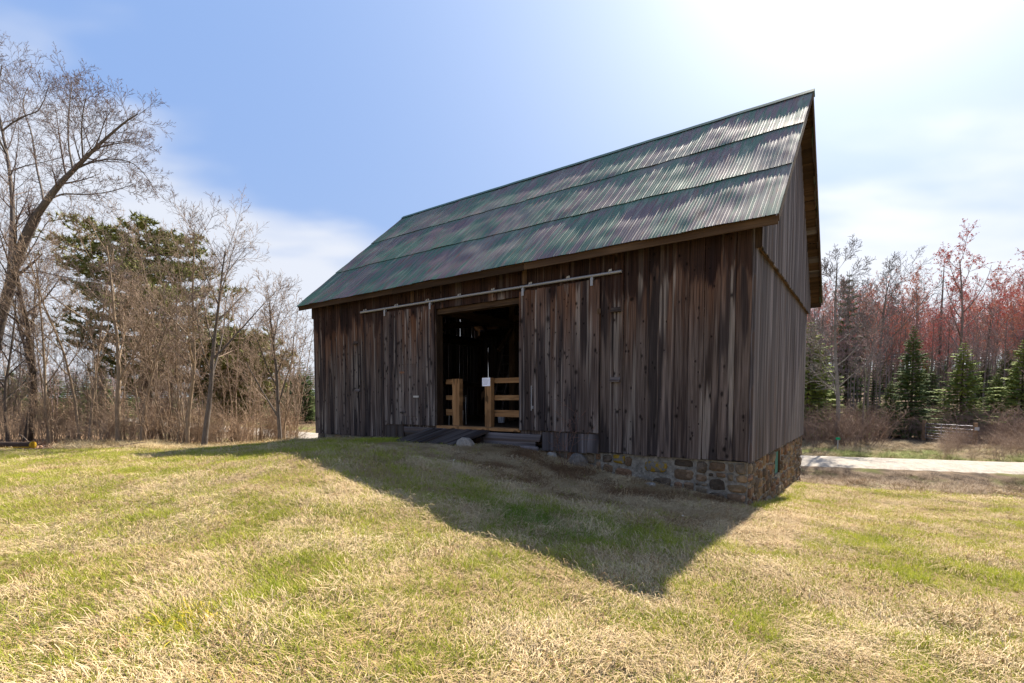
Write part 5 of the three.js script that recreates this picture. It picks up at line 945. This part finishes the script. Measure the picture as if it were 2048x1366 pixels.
{ // left: the log with the yellow end, the slab
  const r = rngOf(72), d = 17.6, xe = at(64, 887, d).x, L = 3.4, y = groundY(xe - 1, d, false) + 0.04;
  const log = thing('cut_log', 'dark log with bright yellow end lying at the left lawn edge', 'log', [xe, y, -d], 0.03);
  const n = 16, pos = [], nor = [], uv = [], idx = [];
  for (let i = 0; i <= 8; i++) for (let k = 0; k < n; k++) { const a = k / n * 6.283, rr = 0.125 * (0.93 + 0.14 * fbm(i * 0.7, k * 0.8, 2)); pos.push(-L * i / 8, 0.125 + Math.sin(a) * rr, Math.cos(a) * rr); uv.push(k / n * 2, i * 0.4); if (i) { const p = (i - 1) * n, kk = (k + 1) % n; idx.push(p + k, p + kk, p + n + k, p + kk, p + n + kk, p + n + k); } }
  const g = new THREE.BufferGeometry(); g.setAttribute('position', new THREE.Float32BufferAttribute(pos, 3)); g.setAttribute('uv', new THREE.Float32BufferAttribute(uv, 2)); g.setIndex(idx); g.computeVertexNormals();
  part('bark', g, bark([0.07, 0.05, 0.04]), log);
  const lt = makeTex(128, 128, (x, y, o) => { const l = fbm(x * 9, y * 9, 3), c = mix3([0.34, 0.19, 0.02], [0.62, 0.4, 0.03], l); o[0] = c[0]; o[1] = c[1]; o[2] = c[2]; });
  const e = new THREE.CylinderGeometry(0.124, 0.128, 0.05, 16); e.rotateZ(Math.PI / 2); e.translate(0.024, 0.125, 0); part('cut_end', e, matte({ map: lt, roughness: 0.9 }), log);
  const st = []; for (let i = 0; i < 7; i++) st.push(boxGeo(-0.02 - i * 0.3 - 0.28, -0.02 - i * 0.3, 0.035 + 0.01 * r(), 0.075 + 0.012 * r(), 0.09, 0.118)); part('lichen_strip', mergeGeometries(st), matte({ map: lt, roughness: 0.9 }), log);
  const p = at(428, 903, 16.6), m = new THREE.Mesh(new THREE.BoxGeometry(0.95, 0.09, 0.4, 8, 1, 3), bark([0.1, 0.065, 0.045])); const P = m.geometry.attributes.position; for (let i = 0; i < P.count; i++) { P.setX(i, P.getX(i) * (0.95 + 0.1 * vnoise(P.getZ(i) * 9, 3))); P.setY(i, P.getY(i) * (0.8 + 0.5 * vnoise(P.getX(i) * 6, P.getZ(i) * 6))); } m.geometry.computeVertexNormals();
  m.name = 'wood_offcut'; m.position.set(p.x, groundY(p.x, 16.6) + 0.05, -16.6); m.rotation.y = 0.1; scene.add(m); tag(m, 'flat dark piece of wood lying in straw between left trees and barn', 'wood');
  for (const [px, dd, len, turn, lift, label] of [[52, 18.3, 2.4, 2.5, 0.42, 'fallen pale branch propped up above the yellow ended log'], [150, 17.6, 1.6, 0.3, 0.1, 'fallen branch lying on brown leaves right of the log'], [245, 17.2, 1.3, 0.6, 0.16, 'short fallen branch near the thick straight trunk']]) { const q = onGround(px, dd), pts = []; for (let k = 0; k <= 5; k++) pts.push([(k / 5 - 0.5) * len, 0.02 + lift * (k / 5) + 0.04 * r(), (r() - 0.5) * 0.1]); const t = new THREE.Mesh(tubeGeo(pts, 0.018, 6), BK.tan); t.name = numbered('fallen_branch'); t.position.set(q[0], groundY(q[0], dd), q[2]); t.rotation.y = turn; scene.add(t); tag(t, label, 'branch'); }
}
{ // across the road: farm gate, posts, number sign
  const A = [28.2, 34], B = [28.55, 30.6], L = Math.hypot(A[0] - B[0], A[1] - B[1]), yb = groundY(28.4, 32.3, false), tubeM = new THREE.MeshStandardMaterial({ color: rgb(0.27, 0.27, 0.29), roughness: 0.5, metalness: 0.5 });
  const gate = thing('farm_gate', 'galvanized tubular farm gate across the road', 'gate', [A[0], yb + 0.12, -A[1]], Math.atan2(-(-B[1] + A[1]), B[0] - A[0]));
  const G = 0.98; for (const y of [0, 0.17, 0.34, 0.54, 0.75, G]) part('bar', rodGeo([0.1, y, 0], [L - 0.12, y, 0], 0.017, 8), tubeM, gate);
  for (const x of [0.1, L * 0.36, L * 0.66, L - 0.12]) part('upright', boxGeo(x - 0.025, x + 0.025, -0.02, G + 0.02, -0.014, 0.014), tubeM, gate);
  [[A, 'left wooden gate post beside the dark spruce', 0], [B, 'right wooden gate post carrying a small white plate', 1]].forEach(([q, label, plate]) => { const y = groundY(q[0], q[1], false), t = thing('gate_post', label, 'post', [q[0], y, -q[1]]); part('shaft', new THREE.CylinderGeometry(0.11, 0.125, 1.45, 12).translate(0, 0.65, 0), bark([0.34, 0.22, 0.13]), t); if (plate) part('plate', boxGeo(-0.17, 0.12, 0.92, 1.12, 0.125, 0.135), M.pale, t); });
  const q = onGround(1678, 28.6), s = thing('number_sign', 'small green sign on a white stake across the road', 'sign', [q[0], groundY(q[0], 28.6, false), q[2]], -0.6); part('stake', boxGeo(-0.025, 0.025, -0.1, 0.75, -0.015, 0.015), M.pale, s); part('plate', boxGeo(-0.11, 0.11, 0.6, 0.74, 0.016, 0.024), mat([0.01, 0.28, 0.13], 0.5), s);
}
shade(scene);
renderer.render(scene, camera);
